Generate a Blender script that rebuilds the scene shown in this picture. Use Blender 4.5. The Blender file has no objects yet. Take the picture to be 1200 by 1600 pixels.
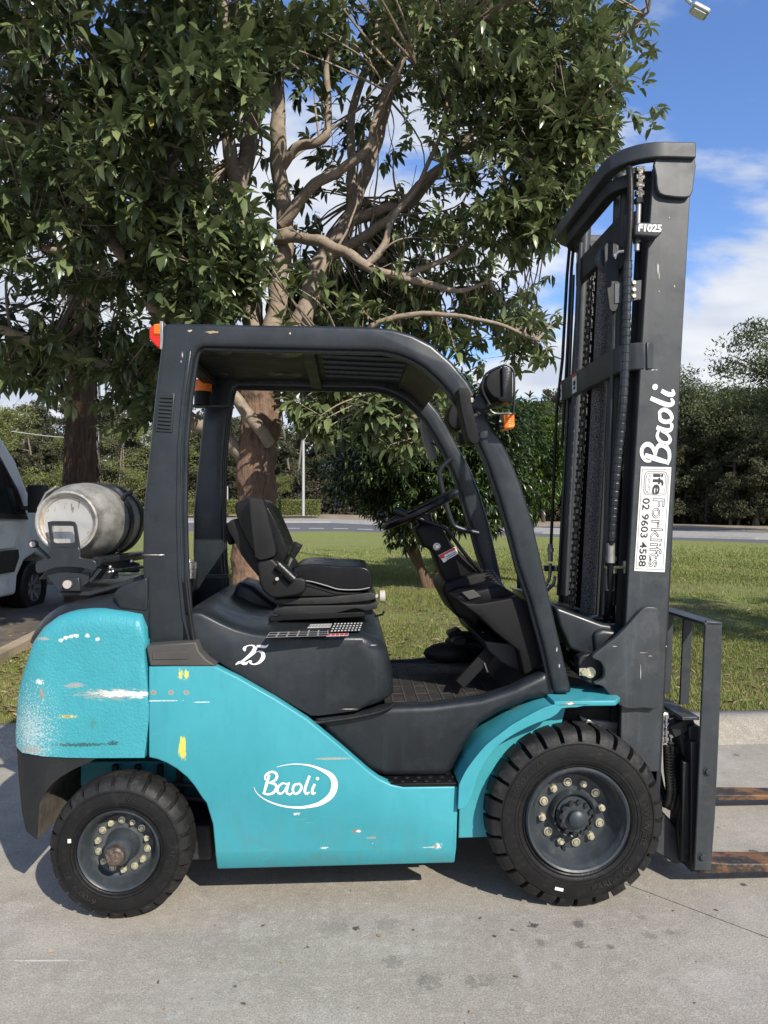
import bpy, bmesh, math, random
import numpy as np
from mathutils import Vector, Matrix, noise as mnoise
random.seed(7); RS = np.random.RandomState(11)
C = bpy.context.scene.collection
R = math.radians
F = 1150.0; CAMZ = 1.5
# ------------------------------------------------ camera, world, sun, exposure
cam = bpy.data.cameras.new('camera'); camo = bpy.data.objects.new('camera', cam); C.objects.link(camo)
camo.location = (0, 0, CAMZ); camo.rotation_euler = (R(90), 0, 0)
cam.sensor_fit = 'VERTICAL'; cam.sensor_height = 36; cam.lens = F/1600*36
cam.clip_start = 0.05; cam.clip_end = 3000
bpy.context.scene.camera = camo
SUN = Vector((0.80, -1.25, 1.10)).normalized()
world = bpy.data.worlds.new('World'); bpy.context.scene.world = world; world.use_nodes = True
wn = world.node_tree.nodes; wl = world.node_tree.links; wn.clear()
sky = wn.new('ShaderNodeTexSky'); sky.sky_type = 'NISHITA'; sky.sun_disc = False
sky.sun_elevation = math.asin(SUN.z); sky.sun_rotation = math.atan2(SUN.x, SUN.y)
sky.air_density = 1.0; sky.dust_density = 0.3; sky.ozone_density = 3.0
wo = wn.new('ShaderNodeOutputWorld'); wb = wn.new('ShaderNodeBackground'); wb.inputs[1].default_value = 0.125
tc = wn.new('ShaderNodeTexCoord'); sp = wn.new('ShaderNodeSeparateXYZ'); wl.new(tc.outputs['Generated'], sp.inputs[0])
def wmath(op, a, b=None):
    m = wn.new('ShaderNodeMath'); m.operation = op
    for i, x in enumerate((a, b)):
        if x is None: continue
        if isinstance(x, (int, float)): m.inputs[i].default_value = x
        else: wl.new(x, m.inputs[i])
    return m.outputs[0]
zz = wmath('ADD', wmath('MAXIMUM', sp.outputs[2], 0.0), 0.22)
cmb = wn.new('ShaderNodeCombineXYZ')
wl.new(wmath('DIVIDE', sp.outputs[0], zz), cmb.inputs[0]); wl.new(wmath('DIVIDE', sp.outputs[1], zz), cmb.inputs[1])
mp = wn.new('ShaderNodeMapping'); mp.inputs['Location'].default_value = (5.25, 1.62, 0); mp.inputs['Rotation'].default_value = (0, 0, R(25)); mp.inputs['Scale'].default_value = (0.8, 1.15, 1)
wl.new(cmb.outputs[0], mp.inputs[0])
n1 = wn.new('ShaderNodeTexNoise'); n1.inputs['Scale'].default_value = 1.5; n1.inputs['Detail'].default_value = 9; n1.inputs['Roughness'].default_value = 0.56; n1.inputs['Distortion'].default_value = 0.25
wl.new(mp.outputs[0], n1.inputs[0])
cov = wmath('ADD', n1.outputs[0], wmath('MULTIPLY', wmath('SUBTRACT', 0.42, sp.outputs[2]), 0.42))
cr = wn.new('ShaderNodeMapRange'); cr.inputs[1].default_value = 0.43; cr.inputs[2].default_value = 0.56; cr.interpolation_type = 'SMOOTHSTEP'
wl.new(cov, cr.inputs[0])
n2 = wn.new('ShaderNodeTexNoise'); n2.inputs['Scale'].default_value = 2.3; n2.inputs['Detail'].default_value = 5; wl.new(mp.outputs[0], n2.inputs[0])
cc = wn.new('ShaderNodeMix'); cc.data_type = 'RGBA'; cc.inputs[6].default_value = (3.6, 4.0, 4.8, 1); cc.inputs[7].default_value = (5.2, 5.35, 5.6, 1)
cr2 = wn.new('ShaderNodeMapRange'); cr2.inputs[1].default_value = 0.38; cr2.inputs[2].default_value = 0.6; wl.new(n2.outputs[0], cr2.inputs[0]); wl.new(cr2.outputs[0], cc.inputs[0])
tint = wn.new('ShaderNodeMix'); tint.data_type = 'RGBA'; tint.blend_type = 'MULTIPLY'; tint.inputs[0].default_value = 1
tint.inputs[7].default_value = (0.88, 1.02, 1.28, 1); wl.new(sky.outputs[0], tint.inputs[6])
mx = wn.new('ShaderNodeMix'); mx.data_type = 'RGBA'; wl.new(cr.outputs[0], mx.inputs[0]); wl.new(tint.outputs[2], mx.inputs[6]); wl.new(cc.outputs[2], mx.inputs[7])
wl.new(mx.outputs[2], wb.inputs[0]); wl.new(wb.outputs[0], wo.inputs[0])
sun = bpy.data.lights.new('sun', 'SUN'); sun.energy = 4.4; sun.angle = R(0.53); sun.color = (1.0, 0.925, 0.81)
suno = bpy.data.objects.new('sun', sun); C.objects.link(suno); suno.rotation_euler = SUN.to_track_quat('Z', 'Y').to_euler(); suno.location = SUN*30
vs = bpy.context.scene.view_settings; vs.view_transform = 'Standard'; vs.look = 'None'; vs.exposure = 0.48; vs.gamma = 1; vs.use_curve_mapping = False

# ------------------------------------------------ helpers: frames
YAW = R(2.8)
UD = Vector((math.cos(YAW), math.sin(YAW), 0)); VD = Vector((-math.sin(YAW), math.cos(YAW), 0))
ORG = Vector((0.709, 3.374, 0))
def W(px, py, Y): return Vector(((px-600)/F*Y, Y, CAMZ+(800-py)/F*Y))
def S(px, py, v):                      # photograph point -> truck-local (u, v, z) on the plane at depth v
    d = Vector(((px-600)/F, 1, (800-py)/F)); o = Vector((ORG.x, ORG.y, 0))
    t = (v+o.dot(VD))/(d.x*VD.x+d.y*VD.y)
    p = d*t-Vector((ORG.x, ORG.y, 0)); return Vector((p.x*UD.x+p.y*UD.y, v, CAMZ+d.z*t))
def UZ(pts, v): return [(q.x, q.z) for q in (S(x, y, v) for x, y in pts)]
def cr_spline(P, n=6, closed=False):
    P = [Vector(p) for p in P]; out = []; N = len(P)
    rng = range(N) if closed else range(N-1)
    for i in rng:
        if closed: p0, p1, p2, p3 = P[(i-1) % N], P[i], P[(i+1) % N], P[(i+2) % N]
        else: p0, p1, p2, p3 = P[max(i-1, 0)], P[i], P[i+1], P[min(i+2, N-1)]
        for k in range(n):
            t = k/n
            out.append(0.5*((2*p1)+(p2-p0)*t+(2*p0-5*p1+4*p2-p3)*t*t+(3*p1-p0-3*p2+p3)*t**3))
    if not closed: out.append(P[-1].copy())
    return out
def sm(pts, n=5, closed=False):
    return [(p.x, p.y) for p in cr_spline([(x, y, 0) for x, y in pts], n, closed)]

# ------------------------------------------------ helpers: materials
MATS = {}
class NT:
    def __init__(s, name):
        s.m = bpy.data.materials.new(name); s.m.use_nodes = True; s.n = s.m.node_tree.nodes; s.l = s.m.node_tree.links
        s.b = s.n['Principled BSDF']; s.tc = s.n.new('ShaderNodeTexCoord')
    def set(s, sock, v):
        if isinstance(v, (int, float)): sock.default_value = v
        elif isinstance(v, (tuple, list)): sock.default_value = tuple(v)+((1,) if len(v) == 3 and len(sock.default_value) == 4 else ())
        else: s.l.new(v, sock)
    def noise(s, scale, detail=4, rough=0.55, vec=None, dist=0, sc=None):
        n = s.n.new('ShaderNodeTexNoise'); n.inputs['Scale'].default_value = scale; n.inputs['Detail'].default_value = detail
        n.inputs['Roughness'].default_value = rough; n.inputs['Distortion'].default_value = dist
        v = vec or s.tc.outputs['Object']
        if sc:
            mpn = s.n.new('ShaderNodeMapping'); mpn.inputs['Scale'].default_value = sc; s.l.new(v, mpn.inputs[0]); v = mpn.outputs[0]
        s.l.new(v, n.inputs[0]); return n.outputs[0]
    def voro(s, scale, sc=None, feature='F1', out=0):
        n = s.n.new('ShaderNodeTexVoronoi'); n.inputs['Scale'].default_value = scale; n.feature = feature; v = s.tc.outputs['Object']
        if sc:
            mpn = s.n.new('ShaderNodeMapping'); mpn.inputs['Scale'].default_value = sc; s.l.new(v, mpn.inputs[0]); v = mpn.outputs[0]
        s.l.new(v, n.inputs[0]); return n.outputs[out]
    def rng(s, v, a, b, c=0.0, d=1.0, smooth=False):
        n = s.n.new('ShaderNodeMapRange'); n.interpolation_type = 'SMOOTHSTEP' if smooth else 'LINEAR'
        for i, x in enumerate((v, a, b, c, d)): s.set(n.inputs[i], x)
        return n.outputs[0]
    def mth(s, op, a, b=0.0, c=0.0):
        n = s.n.new('ShaderNodeMath'); n.operation = op
        s.set(n.inputs[0], a); s.set(n.inputs[1], b); s.set(n.inputs[2], c); return n.outputs[0]
    def mix(s, f, a, b, mode='MIX'):
        n = s.n.new('ShaderNodeMix'); n.data_type = 'RGBA'; n.blend_type = mode
        s.set(n.inputs[0], f); s.set(n.inputs[6], a); s.set(n.inputs[7], b); return n.outputs[2]
    def bump(s, h, strength=0.3, dist=0.01):
        n = s.n.new('ShaderNodeBump'); n.inputs['Strength'].default_value = strength; n.inputs['Distance'].default_value = dist
        s.l.new(h, n.inputs['Height']); s.l.new(n.outputs[0], s.b.inputs['Normal'])
    def blob(s, c, r, soft=0.6, ns=None, amt=0.5):   # elliptical mark in truck-local u,z, broken up by noise
        a = s.mth('DIVIDE', s.mth('SUBTRACT', s.sx, c[0]), r[0]); b = s.mth('DIVIDE', s.mth('SUBTRACT', s.sz, c[1]), r[1])
        d = s.mth('SQRT', s.mth('ADD', s.mth('MULTIPLY', a, a), s.mth('MULTIPLY', b, b)))
        if ns is not None: d = s.mth('ADD', d, s.mth('MULTIPLY', s.mth('SUBTRACT', ns, 0.5), amt))
        return s.rng(d, 1-soft, 1.0, 1.0, 0.0, True)
    def split(s):
        x = s.n.new('ShaderNodeSeparateXYZ'); s.l.new(s.tc.outputs['Object'], x.inputs[0]); s.sx, s.sy, s.sz = x.outputs
    def fin(s, col, rough=0.5, metal=0.0, spec=None):
        s.set(s.b.inputs['Base Color'], col); s.set(s.b.inputs['Roughness'], rough); s.set(s.b.inputs['Metallic'], metal)
        if spec is not None: s.b.inputs['Specular IOR Level'].default_value = spec
        MATS[s.m.name] = s.m; return s.m
def plain(name, col, rough=0.5, metal=0.0, var=0.25, scale=8, bump=0.0, bscale=200, spec=None, dirt=None, chips=None):
    t = NT(name); n = t.noise(scale, 5); a = tuple(c*(1-var) for c in col); b = tuple(min(1, c*(1+var)) for c in col)
    c = t.mix(t.rng(n, 0.3, 0.7), a, b)
    if dirt: c = t.mix(t.rng(t.noise(scale*2.3, 8, 0.7), 0.52, 0.75, 0, dirt[1]), c, dirt[0])
    if chips: c = t.mix(t.rng(t.noise(chips[1], 3, 0.6, sc=chips[3] if len(chips) > 3 else None), chips[2], chips[2]+0.02), c, chips[0])
    rr = t.rng(t.noise(scale*1.7, 4), 0.3, 0.7, max(0.02, rough-0.08), min(1, rough+0.1))
    if bump: t.bump(t.noise(bscale, 3), bump, 0.004)
    return t.fin(c, rr, metal, spec)

# ------------------------------------------------ helpers: meshes
class MB:
    def __init__(s): s.v = []; s.f = []
    def add(s, vs, fs):
        o = len(s.v); s.v += [tuple(x) for x in vs]; s.f += [tuple(i+o for i in f) for f in fs]; return s
    def prism(s, uz, v0, v1):
        n = len(uz)
        s.add([(u, v0, z) for u, z in uz]+[(u, v1, z) for u, z in uz],
              [tuple(range(n)), tuple(range(2*n-1, n-1, -1))]+[(i, i+n, (i+1) % n+n, (i+1) % n) for i in range(n)]); return s
    def strip(s, A, B):                 # joins two 3-D polylines
        n = len(A); return s.add(list(A)+list(B), [(i, i+1, i+1+n, i+n) for i in range(n-1)])
    def box(s, c, d, M=None):
        vs = [Vector((sx*d[0]/2, sy*d[1]/2, sz*d[2]/2)) for sx in (-1, 1) for sy in (-1, 1) for sz in (-1, 1)]
        vs = [(M @ p if M else p)+Vector(c) for p in vs]
        return s.add(vs, [(0, 1, 3, 2), (4, 6, 7, 5), (0, 4, 5, 1), (2, 3, 7, 6), (0, 2, 6, 4), (1, 5, 7, 3)])
    def tube(s, P, r, n=8, cap=True):
        P = [Vector(p) for p in P]; N = len(P); rr = r if isinstance(r, (list, tuple)) else [r]*N
        up = None; vs = []
        for i in range(N):
            t = (P[min(i+1, N-1)]-P[max(i-1, 0)]); t = t.normalized() if t.length > 1e-9 else Vector((0, 0, 1))
            if up is None: up = t.orthogonal().normalized()
            up = (up-t*up.dot(t)); up = up.normalized() if up.length > 1e-6 else t.orthogonal().normalized(); w = t.cross(up)
            for k in range(n):
                a = 2*math.pi*k/n; vs.append(P[i]+(up*math.cos(a)+w*math.sin(a))*rr[i])
        fs = [(i*n+k, i*n+(k+1) % n, (i+1)*n+(k+1) % n, (i+1)*n+k) for i in range(N-1) for k in range(n)]
        if cap: fs += [tuple(range(n-1, -1, -1)), tuple(range((N-1)*n, N*n))]
        return s.add(vs, fs)
    def sweep(s, P, w, h, upv=(0, 0, 1)):    # rectangular bar: w across, h along upv
        P = [Vector(p) for p in P]; N = len(P); vs = []; up = Vector(upv)
        for i in range(N):
            a = (P[i]-P[i-1]).normalized() if i else (P[1]-P[0]).normalized()
            b = (P[i+1]-P[i]).normalized() if i < N-1 else a
            t = (a+b).normalized(); sd = t.cross(up).normalized(); k = 1/max(0.5, math.sqrt((1+a.dot(b))/2))
            for x, y in ((-1, -1), (1, -1), (1, 1), (-1, 1)): vs.append(P[i]+sd*(x*w/2*k)+up*(y*h/2))
        fs = [(i*4+k, i*4+(k+1) % 4, (i+1)*4+(k+1) % 4, (i+1)*4+k) for i in range(N-1) for k in range(4)]
        return s.add(vs, fs+[(3, 2, 1, 0), tuple(range((N-1)*4, N*4))])
    def lathe(s, prof, c, ax, n=32, closed=False):    # prof: (distance along axis, radius)
        ax = Vector(ax).normalized(); e1 = ax.orthogonal().normalized(); e2 = ax.cross(e1); c = Vector(c); vs = []
        for k in range(n):
            a = 2*math.pi*k/n; d = e1*math.cos(a)+e2*math.sin(a)
            for t, r in prof: vs.append(c+ax*t+d*r)
        m = len(prof); fs = [(k*m+i, ((k+1) % n)*m+i, ((k+1) % n)*m+i+1, k*m+i+1) for k in range(n) for i in range(m-1)]
        if closed: fs += [(k*m+m-1, ((k+1) % n)*m+m-1, ((k+1) % n)*m, k*m) for k in range(n)]
        return s.add(vs, fs)
    def ball(s, c, r, n=12, m=8):
        r = Vector((r, r, r)) if isinstance(r, (int, float)) else Vector(r); c = Vector(c); vs = []
        for i in range(m+1):
            t = math.pi*i/m
            for k in range(n): a = 2*math.pi*k/n; vs.append((c.x+r.x*math.sin(t)*math.cos(a), c.y+r.y*math.sin(t)*math.sin(a), c.z+r.z*math.cos(t)))
        return s.add(vs, [(i*n+k, (i+1)*n+k, (i+1)*n+(k+1) % n, i*n+(k+1) % n) for i in range(m) for k in range(n)])
    def hexa(s, c, ax, r, h, n=6):
        return s.lathe([(0, 0), (0, r), (h*0.85, r), (h, r*0.85), (h, 0)], c, ax, n)
    def build(s, name, mat, parent=None, bevel=0, seg=2, smooth=35, recalc=True, bisect=None, mats=None):
        me = bpy.data.meshes.new(name); bm = bmesh.new(); vv = [bm.verts.new(p) for p in s.v]
        for f in s.f:
            g = []
            for i in f:
                if vv[i] not in g: g.append(vv[i])
            if len(g) > 2:
                try: bm.faces.new(g)
                except ValueError: pass
        bmesh.ops.remove_doubles(bm, verts=bm.verts, dist=1e-5)
        if recalc: bmesh.ops.recalc_face_normals(bm, faces=bm.faces)
        if bisect: bisect(bm)
        bm.to_mesh(me); bm.free()
        me.materials.append(MATS[mat] if isinstance(mat, str) else mat)
        o = bpy.data.objects.new(name, me); C.objects.link(o)
        if parent: o.parent = parent
        if bevel:
            b = o.modifiers.new('bevel', 'BEVEL'); b.width = bevel; b.segments = seg; b.limit_method = 'ANGLE'; b.angle_limit = R(35); b.harden_normals = False
        if smooth:
            me.polygons.foreach_set('use_smooth', [True]*len(me.polygons))
            if not bevel: me.set_sharp_from_angle(angle=R(smooth))
            elif seg < 3: me.set_sharp_from_angle(angle=R(80))
        return o
def npmesh(name, verts, faces, mat, parent=None, smooth=False, colattr=None):
    me = bpy.data.meshes.new(name); verts = np.asarray(verts, dtype=np.float32); faces = np.asarray(faces, dtype=np.int32); k = faces.shape[1]
    me.vertices.add(len(verts)); me.vertices.foreach_set('co', verts.ravel())
    me.loops.add(faces.size); me.loops.foreach_set('vertex_index', faces.ravel())
    me.polygons.add(len(faces)); me.polygons.foreach_set('loop_start', np.arange(0, faces.size, k, dtype=np.int32))
    me.polygons.foreach_set('loop_total', np.full(len(faces), k, dtype=np.int32))
    if smooth: me.polygons.foreach_set('use_smooth', np.ones(len(faces), dtype=bool))
    if colattr is not None:
        a = me.attributes.new('tone', 'FLOAT', 'POINT'); a.data.foreach_set('value', np.asarray(colattr, dtype=np.float32))
    me.update(calc_edges=True); me.materials.append(MATS[mat])
    if name is None: return me
    o = bpy.data.objects.new(name, me); C.objects.link(o)
    if parent: o.parent = parent
    return o
def tag(o, label=None, cat=None, group=None, kind=None):
    if label: o['label'] = label
    if cat: o['category'] = cat
    if group: o['group'] = group
    if kind: o['kind'] = kind
    return o
def thing(name, label, cat, loc=(0, 0, 0), rz=0, group=None):
    o = bpy.data.objects.new(name, None); C.objects.link(o); o.location = loc; o.rotation_euler = (0, 0, rz); o.empty_display_size = 0.1
    return tag(o, label, cat, group)
def dup(o, parent=None, **kw):
    c = o.copy(); C.objects.link(c)
    if parent is not None: c.parent = parent
    for ch in [x for x in o.children]: dup(ch, c)
    return c
def textmesh(s, place, w, h, bold=0.0, outline=0.0):   # place(x,y)->Vector with x in 0..w, y in 0..h ; returns verts, faces
    cu = bpy.data.curves.new('t', 'FONT'); cu.body = s; cu.size = 1; cu.offset = bold; cu.resolution_u = 3
    if outline: cu.fill_mode = 'NONE'; cu.bevel_depth = outline; cu.bevel_resolution = 0
    ob = bpy.data.objects.new('t', cu); me = bpy.data.meshes.new_from_object(ob)
    P = np.array([v.co[:] for v in me.vertices]); a = P.min(0); b = P.max(0)
    vs = [place((p[0]-a[0])/(b[0]-a[0])*w, (p[1]-a[1])/(b[1]-a[1])*h) for p in P]; fs = [tuple(f.vertices) for f in me.polygons]
    bpy.data.objects.remove(ob); bpy.data.curves.remove(cu); bpy.data.meshes.remove(me); return vs, fs
def ribbon(pts, wid, n=6):               # 2-D stroke with varying width -> quads (list of 2-D points left/right)
    P = cr_spline([(x, y, w) for (x, y), w in zip(pts, wid)], n); L = []; Rr = []
    for i, p in enumerate(P):
        a = P[max(i-1, 0)]; b = P[min(i+1, len(P)-1)]; d = Vector((b.x-a.x, b.y-a.y)); d = d.normalized() if d.length > 1e-9 else Vector((1, 0)); nrm = Vector((-d.y, d.x))
        L.append((p.x+nrm.x*p.z/2, p.y+nrm.y*p.z/2)); Rr.append((p.x-nrm.x*p.z/2, p.y-nrm.y*p.z/2))
    return L, Rr
# ------------------------------------------------ materials
def teal_mat(name, cast):
    t = NT(name); t.split(); base = (0.030, 0.395, 0.50)
    n = t.noise(3, 5); c = t.mix(t.rng(n, 0.3, 0.7), (0.040, 0.270, 0.318), (0.048, 0.305, 0.358))
    c = t.mix(t.rng(t.noise(5, 8, 0.7, sc=(1, 1, 3)), 0.55, 0.8, 0, 0.25), c, (0.05, 0.22, 0.25))
    fine = t.rng(t.noise(110, 6, 0.8, sc=(0.25, 1, 1.3)), 0.3, 0.7); br = t.rng(t.noise(150, 5, 0.75), 0.32, 0.68)
    def mark(px, py, rx, ry, col, v=-0.55, soft=0.22, th=1.9, ns=br, k=0.78):
        nonlocal c
        q = S(px, py, v); f = t.mth('MULTIPLY', t.blob((q.x, q.z), (rx/415, ry/415), soft, ns, th), k); c = t.mix(f, c, col)
    WH = (0.75, 0.74, 0.70); GR = (0.33, 0.31, 0.28); YE = (0.75, 0.62, 0.04); RU = (0.30, 0.14, 0.05); DK = (0.03, 0.05, 0.05)
    if cast:
        mark(180, 1084, 52, 8, GR, ns=fine, th=2.0); mark(183, 1083, 34, 5, WH, ns=fine, th=2.2); mark(117, 1070, 16, 4, GR, ns=fine, th=1.6)
        mark(215, 1085, 20, 5, WH, ns=fine, th=1.8)
        for x, y in ((96, 1000), (104, 996), (112, 994), (120, 993), (137, 993), (153, 998)): mark(x, y, 4, 3, WH, th=1.0)
        mark(66, 998, 12, 3, GR, ns=fine, th=1.6)
        mark(62, 1065, 6, 4, WH); mark(66, 1083, 3, 9, (0.35, 0.2, 0.1)); mark(106, 1119, 11, 2.5, YE); mark(106, 1119, 6, 2, RU)
        mark(146, 1130, 6, 10, (0.05, 0.2, 0.12), soft=0.7, th=1.4, k=0.6); mark(125, 1163, 42, 3, DK, th=1.4); mark(177, 1161, 8, 4, DK, th=1.4)
        mark(45, 1142, 30, 46, WH, th=3.4, ns=t.rng(t.noise(160, 8, 0.9), 0.36, 0.58), soft=0.15, k=0.55)
        mark(50, 1172, 20, 6, GR, th=1.8)
    else:
        mark(283, 1053, 3, 8, YE); mark(292, 1053, 4, 7, YE, th=1.8); mark(286, 1168, 6, 20, YE, th=1.7, ns=t.noise(120, 4, 0.7, sc=(1, 1, 0.25)))
        for x in (241, 268, 292): mark(x, 1081, 5, 4.5, GR, soft=0.3, th=0.5); mark(x, 1081, 3, 3, RU, th=0.6, k=0.5)
        mark(520, 1184, 30, 2, GR, th=0.7, k=0.8); mark(316, 1096, 14, 1, WH, th=0.6, k=0.7); mark(245, 1094, 40, 1, WH, th=0.9, k=0.7)
        mark(557, 1297, 7, 3, RU); mark(560, 1297, 4, 2.2, WH, th=0.9); mark(581, 1307, 8, 2, GR, th=0.9); mark(464, 1270, 5, 2, WH)
        mark(683, 1320, 6, 4, WH); mark(680, 1320, 3, 3, RU); mark(507, 1323, 6, 1.5, WH); mark(672, 1322, 12, 1, WH, k=0.6)
        mark(890, 1099, 10, 3, RU, v=-0.58); mark(890, 1099, 5, 2, WH, v=-0.58)
        w = t.noise(26, 5, 0.7, sc=(1, 1, 0.12)); q0 = S(640, 1240, -.55); q1 = S(716, 1350, -.55)
        inb = t.mth('MULTIPLY', t.rng(t.sx, q0.x, q0.x+0.06), t.rng(t.sz, q0.z+0.02, q0.z-0.05)); c = t.mix(t.mth('MULTIPLY', inb, t.rng(w, 0.56, 0.66, 0, 0.45)), c, (0.02, 0.15, 0.2))
    grime = t.mth('MULTIPLY', t.rng(t.sz, 0.45, 0.12), t.rng(t.noise(9, 6, 0.7), 0.45, 0.7, 0, 0.5)); c = t.mix(grime, c, (0.11, 0.17, 0.17))
    c = t.mix(t.rng(t.noise(70, 4, 0.7), 0.735, 0.75), c, (0.55, 0.6, 0.58))
    c = t.mix(t.rng(t.noise(70, 3, 0.6, sc=(0.05, 1, 1.6)), 0.72, 0.74, 0, 0.45), c, (0.25, 0.45, 0.48)); c = t.mix(t.rng(t.noise(30, 6, 0.8, sc=(1, 1, 0.3)), 0.5, 0.75, 0, 0.35), c, (0.03, 0.20, 0.24))
    if cast:
        h = t.mth('ADD', t.noise(120, 2, 0.5), t.mth('MULTIPLY', t.noise(14, 3), 0.5)); t.bump(h, 0.5, 0.005)
    else: t.bump(t.noise(7, 3), 0.12, 0.01)
    return t.fin(c, t.rng(t.noise(12, 4), 0.3, 0.7, 0.36, 0.52), 0.0, 0.4)
teal_mat('teal_cast', True); teal_mat('teal_sheet', False)
def dark(name, col, rough, dust=0.35, scr=0.72, bump=0.1, bs=260, spec=0.45):
    t = NT(name); a = tuple(c*0.82 for c in col); b = tuple(c*1.2 for c in col)
    c = t.mix(t.rng(t.noise(4, 5), 0.3, 0.7), a, b); c = t.mix(t.rng(t.noise(11, 8, 0.75), 0.5, 0.8, 0, dust), c, tuple(min(.10, x*3+.012) for x in col))
    s1 = t.noise(55, 4, 0.7, sc=(1, 1, 0.18)); s2 = t.noise(130, 3, 0.7)
    c = t.mix(t.rng(s1, scr+0.02, scr+0.05, 0, 0.6), c, (0.25, 0.26, 0.27)); c = t.mix(t.rng(s2, 0.76, 0.78, 0, 0.8), c, (0.45, 0.45, 0.43))
    c = t.mix(t.rng(t.noise(9, 7, 0.75, sc=(2.2, 1, 0.14)), 0.52, 0.72, 0, dust), c, tuple(min(1, x*2.3+.002) for x in col)); c = t.mix(t.rng(t.noise(21, 6, 0.8), 0.55, 0.7, 0, 0.6), c, tuple(x*.45 for x in col))
    t.bump(t.noise(bs, 2), bump, 0.002)
    return t.fin(c, t.rng(t.noise(9, 5), 0.3, 0.7, rough-0.08, rough+0.12), 0.0, spec)
dark('charcoal_paint', (0.017, 0.021, 0.025), 0.30, dust=0.25)
dark('charcoal_plastic', (0.012, 0.015, 0.018), 0.34, spec=.45, dust=0.3, bump=0.25, bs=420)
dark('mast_paint', (0.032, 0.037, 0.041), 0.42, dust=0.45)
dark('mast_dark', (0.010, 0.012, 0.014), 0.5, dust=0.2)
dark('skirt_iron', (0.009, 0.010, 0.011), 0.55, dust=0.35, bump=0.4, bs=70, scr=0.66)
plain('arch_dust', (0.10, 0.085, 0.066), 0.85, var=0.4, scale=20, dirt=((0.03, 0.028, 0.025), 0.7))
dark('black_plastic', (0.005, 0.005, 0.0055), 0.5, dust=0.06, scr=.78, spec=.22, bump=0.5, bs=500)
dark('cast_iron', (0.020, 0.021, 0.022), 0.6, dust=0.5, bump=0.5, bs=60)
plain('vinyl', (0.005, 0.005, 0.0055), 0.27, spec=.35, var=0.2, bump=0.15, bscale=350)
plain('seat_shell', (0.009, 0.009, 0.009), 0.45, spec=.3, var=0.15, bump=0.3, bscale=420)
plain('bellows', (0.010, 0.010, 0.010), 0.6, var=0.3, dirt=((0.06, 0.055, 0.05), 0.5))
plain('rubber', (0.0075, 0.0075, 0.0078), 0.5, spec=.3, var=0.25, scale=10, bump=0.25, bscale=90, dirt=((0.05, 0.046, 0.04), 0.35))
plain('rubber_tread', (0.013, 0.013, 0.013), 0.6, spec=.3, var=0.3, scale=9, bump=0.5, bscale=60, dirt=((0.085, 0.08, 0.07), 0.5))
plain('mat_rubber', (0.018, 0.017, 0.016), 0.7, var=0.3, bump=0.3, bscale=120, dirt=((0.10, 0.075, 0.055), 0.55))
plain('mat_line', (0.05, 0.042, 0.036), 0.8, var=0.4)
plain('rim_paint', (0.030, 0.038, 0.045), 0.42, var=0.2, scale=12, dirt=((0.10, 0.10, 0.095), 0.5))
plain('rim_dusty', (0.055, 0.062, 0.064), 0.55, var=0.3, scale=14, dirt=((0.16, 0.15, 0.13), 0.6))
plain('zinc', (0.55, 0.52, 0.38), 0.30, metal=0.55, var=0.25, scale=40)
plain('steel', (0.55, 0.55, 0.54), 0.28, metal=0.95, var=0.15, scale=30)
plain('dull_steel', (0.30, 0.30, 0.29), 0.5, metal=0.7, var=0.25, scale=20)
plain('rusty', (0.09, 0.065, 0.05), 0.5, metal=0.4, var=0.5, scale=30, dirt=((0.45, 0.42, 0.40), 0.8))
plain('collar', (0.055, 0.052, 0.047), 0.6, var=0.12)
plain('white_print', (0.80, 0.80, 0.78), 0.5, var=0.05)
plain('black_print', (0.02, 0.02, 0.022), 0.5, var=0.05)
plain('red_print', (0.60, 0.04, 0.03), 0.5, var=0.05)
plain('yellow_print', (0.75, 0.42, 0.02), 0.5, var=0.05)
plain('sticker_white', (0.72, 0.72, 0.70), 0.4, var=0.06, dirt=((0.45, 0.44, 0.42), 0.4))
plain('grey_print', (0.30, 0.30, 0.29), 0.5, var=0.15)
plain('knob_grey', (0.42, 0.38, 0.35), 0.5, var=0.1)
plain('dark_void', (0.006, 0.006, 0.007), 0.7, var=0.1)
plain('grease', (0.012, 0.011, 0.010), 0.3, var=0.3, scale=60)
t = NT('chain_grime'); t.bump(t.noise(150, 3), 0.6, 0.004); t.fin(t.mix(t.rng(t.noise(90, 3), 0.5, 0.7), (0.03, 0.028, 0.025), (0.20, 0.185, 0.16)), 0.4, 0.5)
t = NT('ram_dusty'); t.bump(t.noise(260, 3), 0.9, 0.01)
t.fin(t.mix(t.rng(t.noise(240, 3, 0.7), 0.45, 0.62), (0.03, 0.03, 0.03), (0.32, 0.31, 0.28)), 0.8)
def lens(name, col):
    t = NT(name); w = t.n.new('ShaderNodeTexWave'); w.bands_direction = 'Z'; w.inputs['Scale'].default_value = 45; t.l.new(t.tc.outputs['Object'], w.inputs[0])
    t.b.inputs['Transmission Weight'].default_value = 0.25; t.bump(w.outputs[1], 0.5, 0.004); t.fin(t.mix(t.rng(t.noise(20), 0.3, 0.7), col, tuple(c*1.3 for c in col)), 0.18)
lens('amber_lens', (0.85, 0.20, 0.015)); lens('red_lens', (0.75, 0.03, 0.012))
# truck fork steel with rust
t = NT('fork_steel'); n = t.noise(9, 7, 0.7, sc=(0.6, 1, 1)); c = t.mix(t.rng(n, 0.46, 0.56), (0.030, 0.027, 0.024), (0.20, 0.095, 0.04))
c = t.mix(t.rng(t.noise(60, 5, 0.7), 0.55, 0.7), c, (0.14, 0.10, 0.07)); t.bump(t.noise(90, 4), 0.4, 0.003); t.fin(c, 0.62, 0.2)
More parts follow.
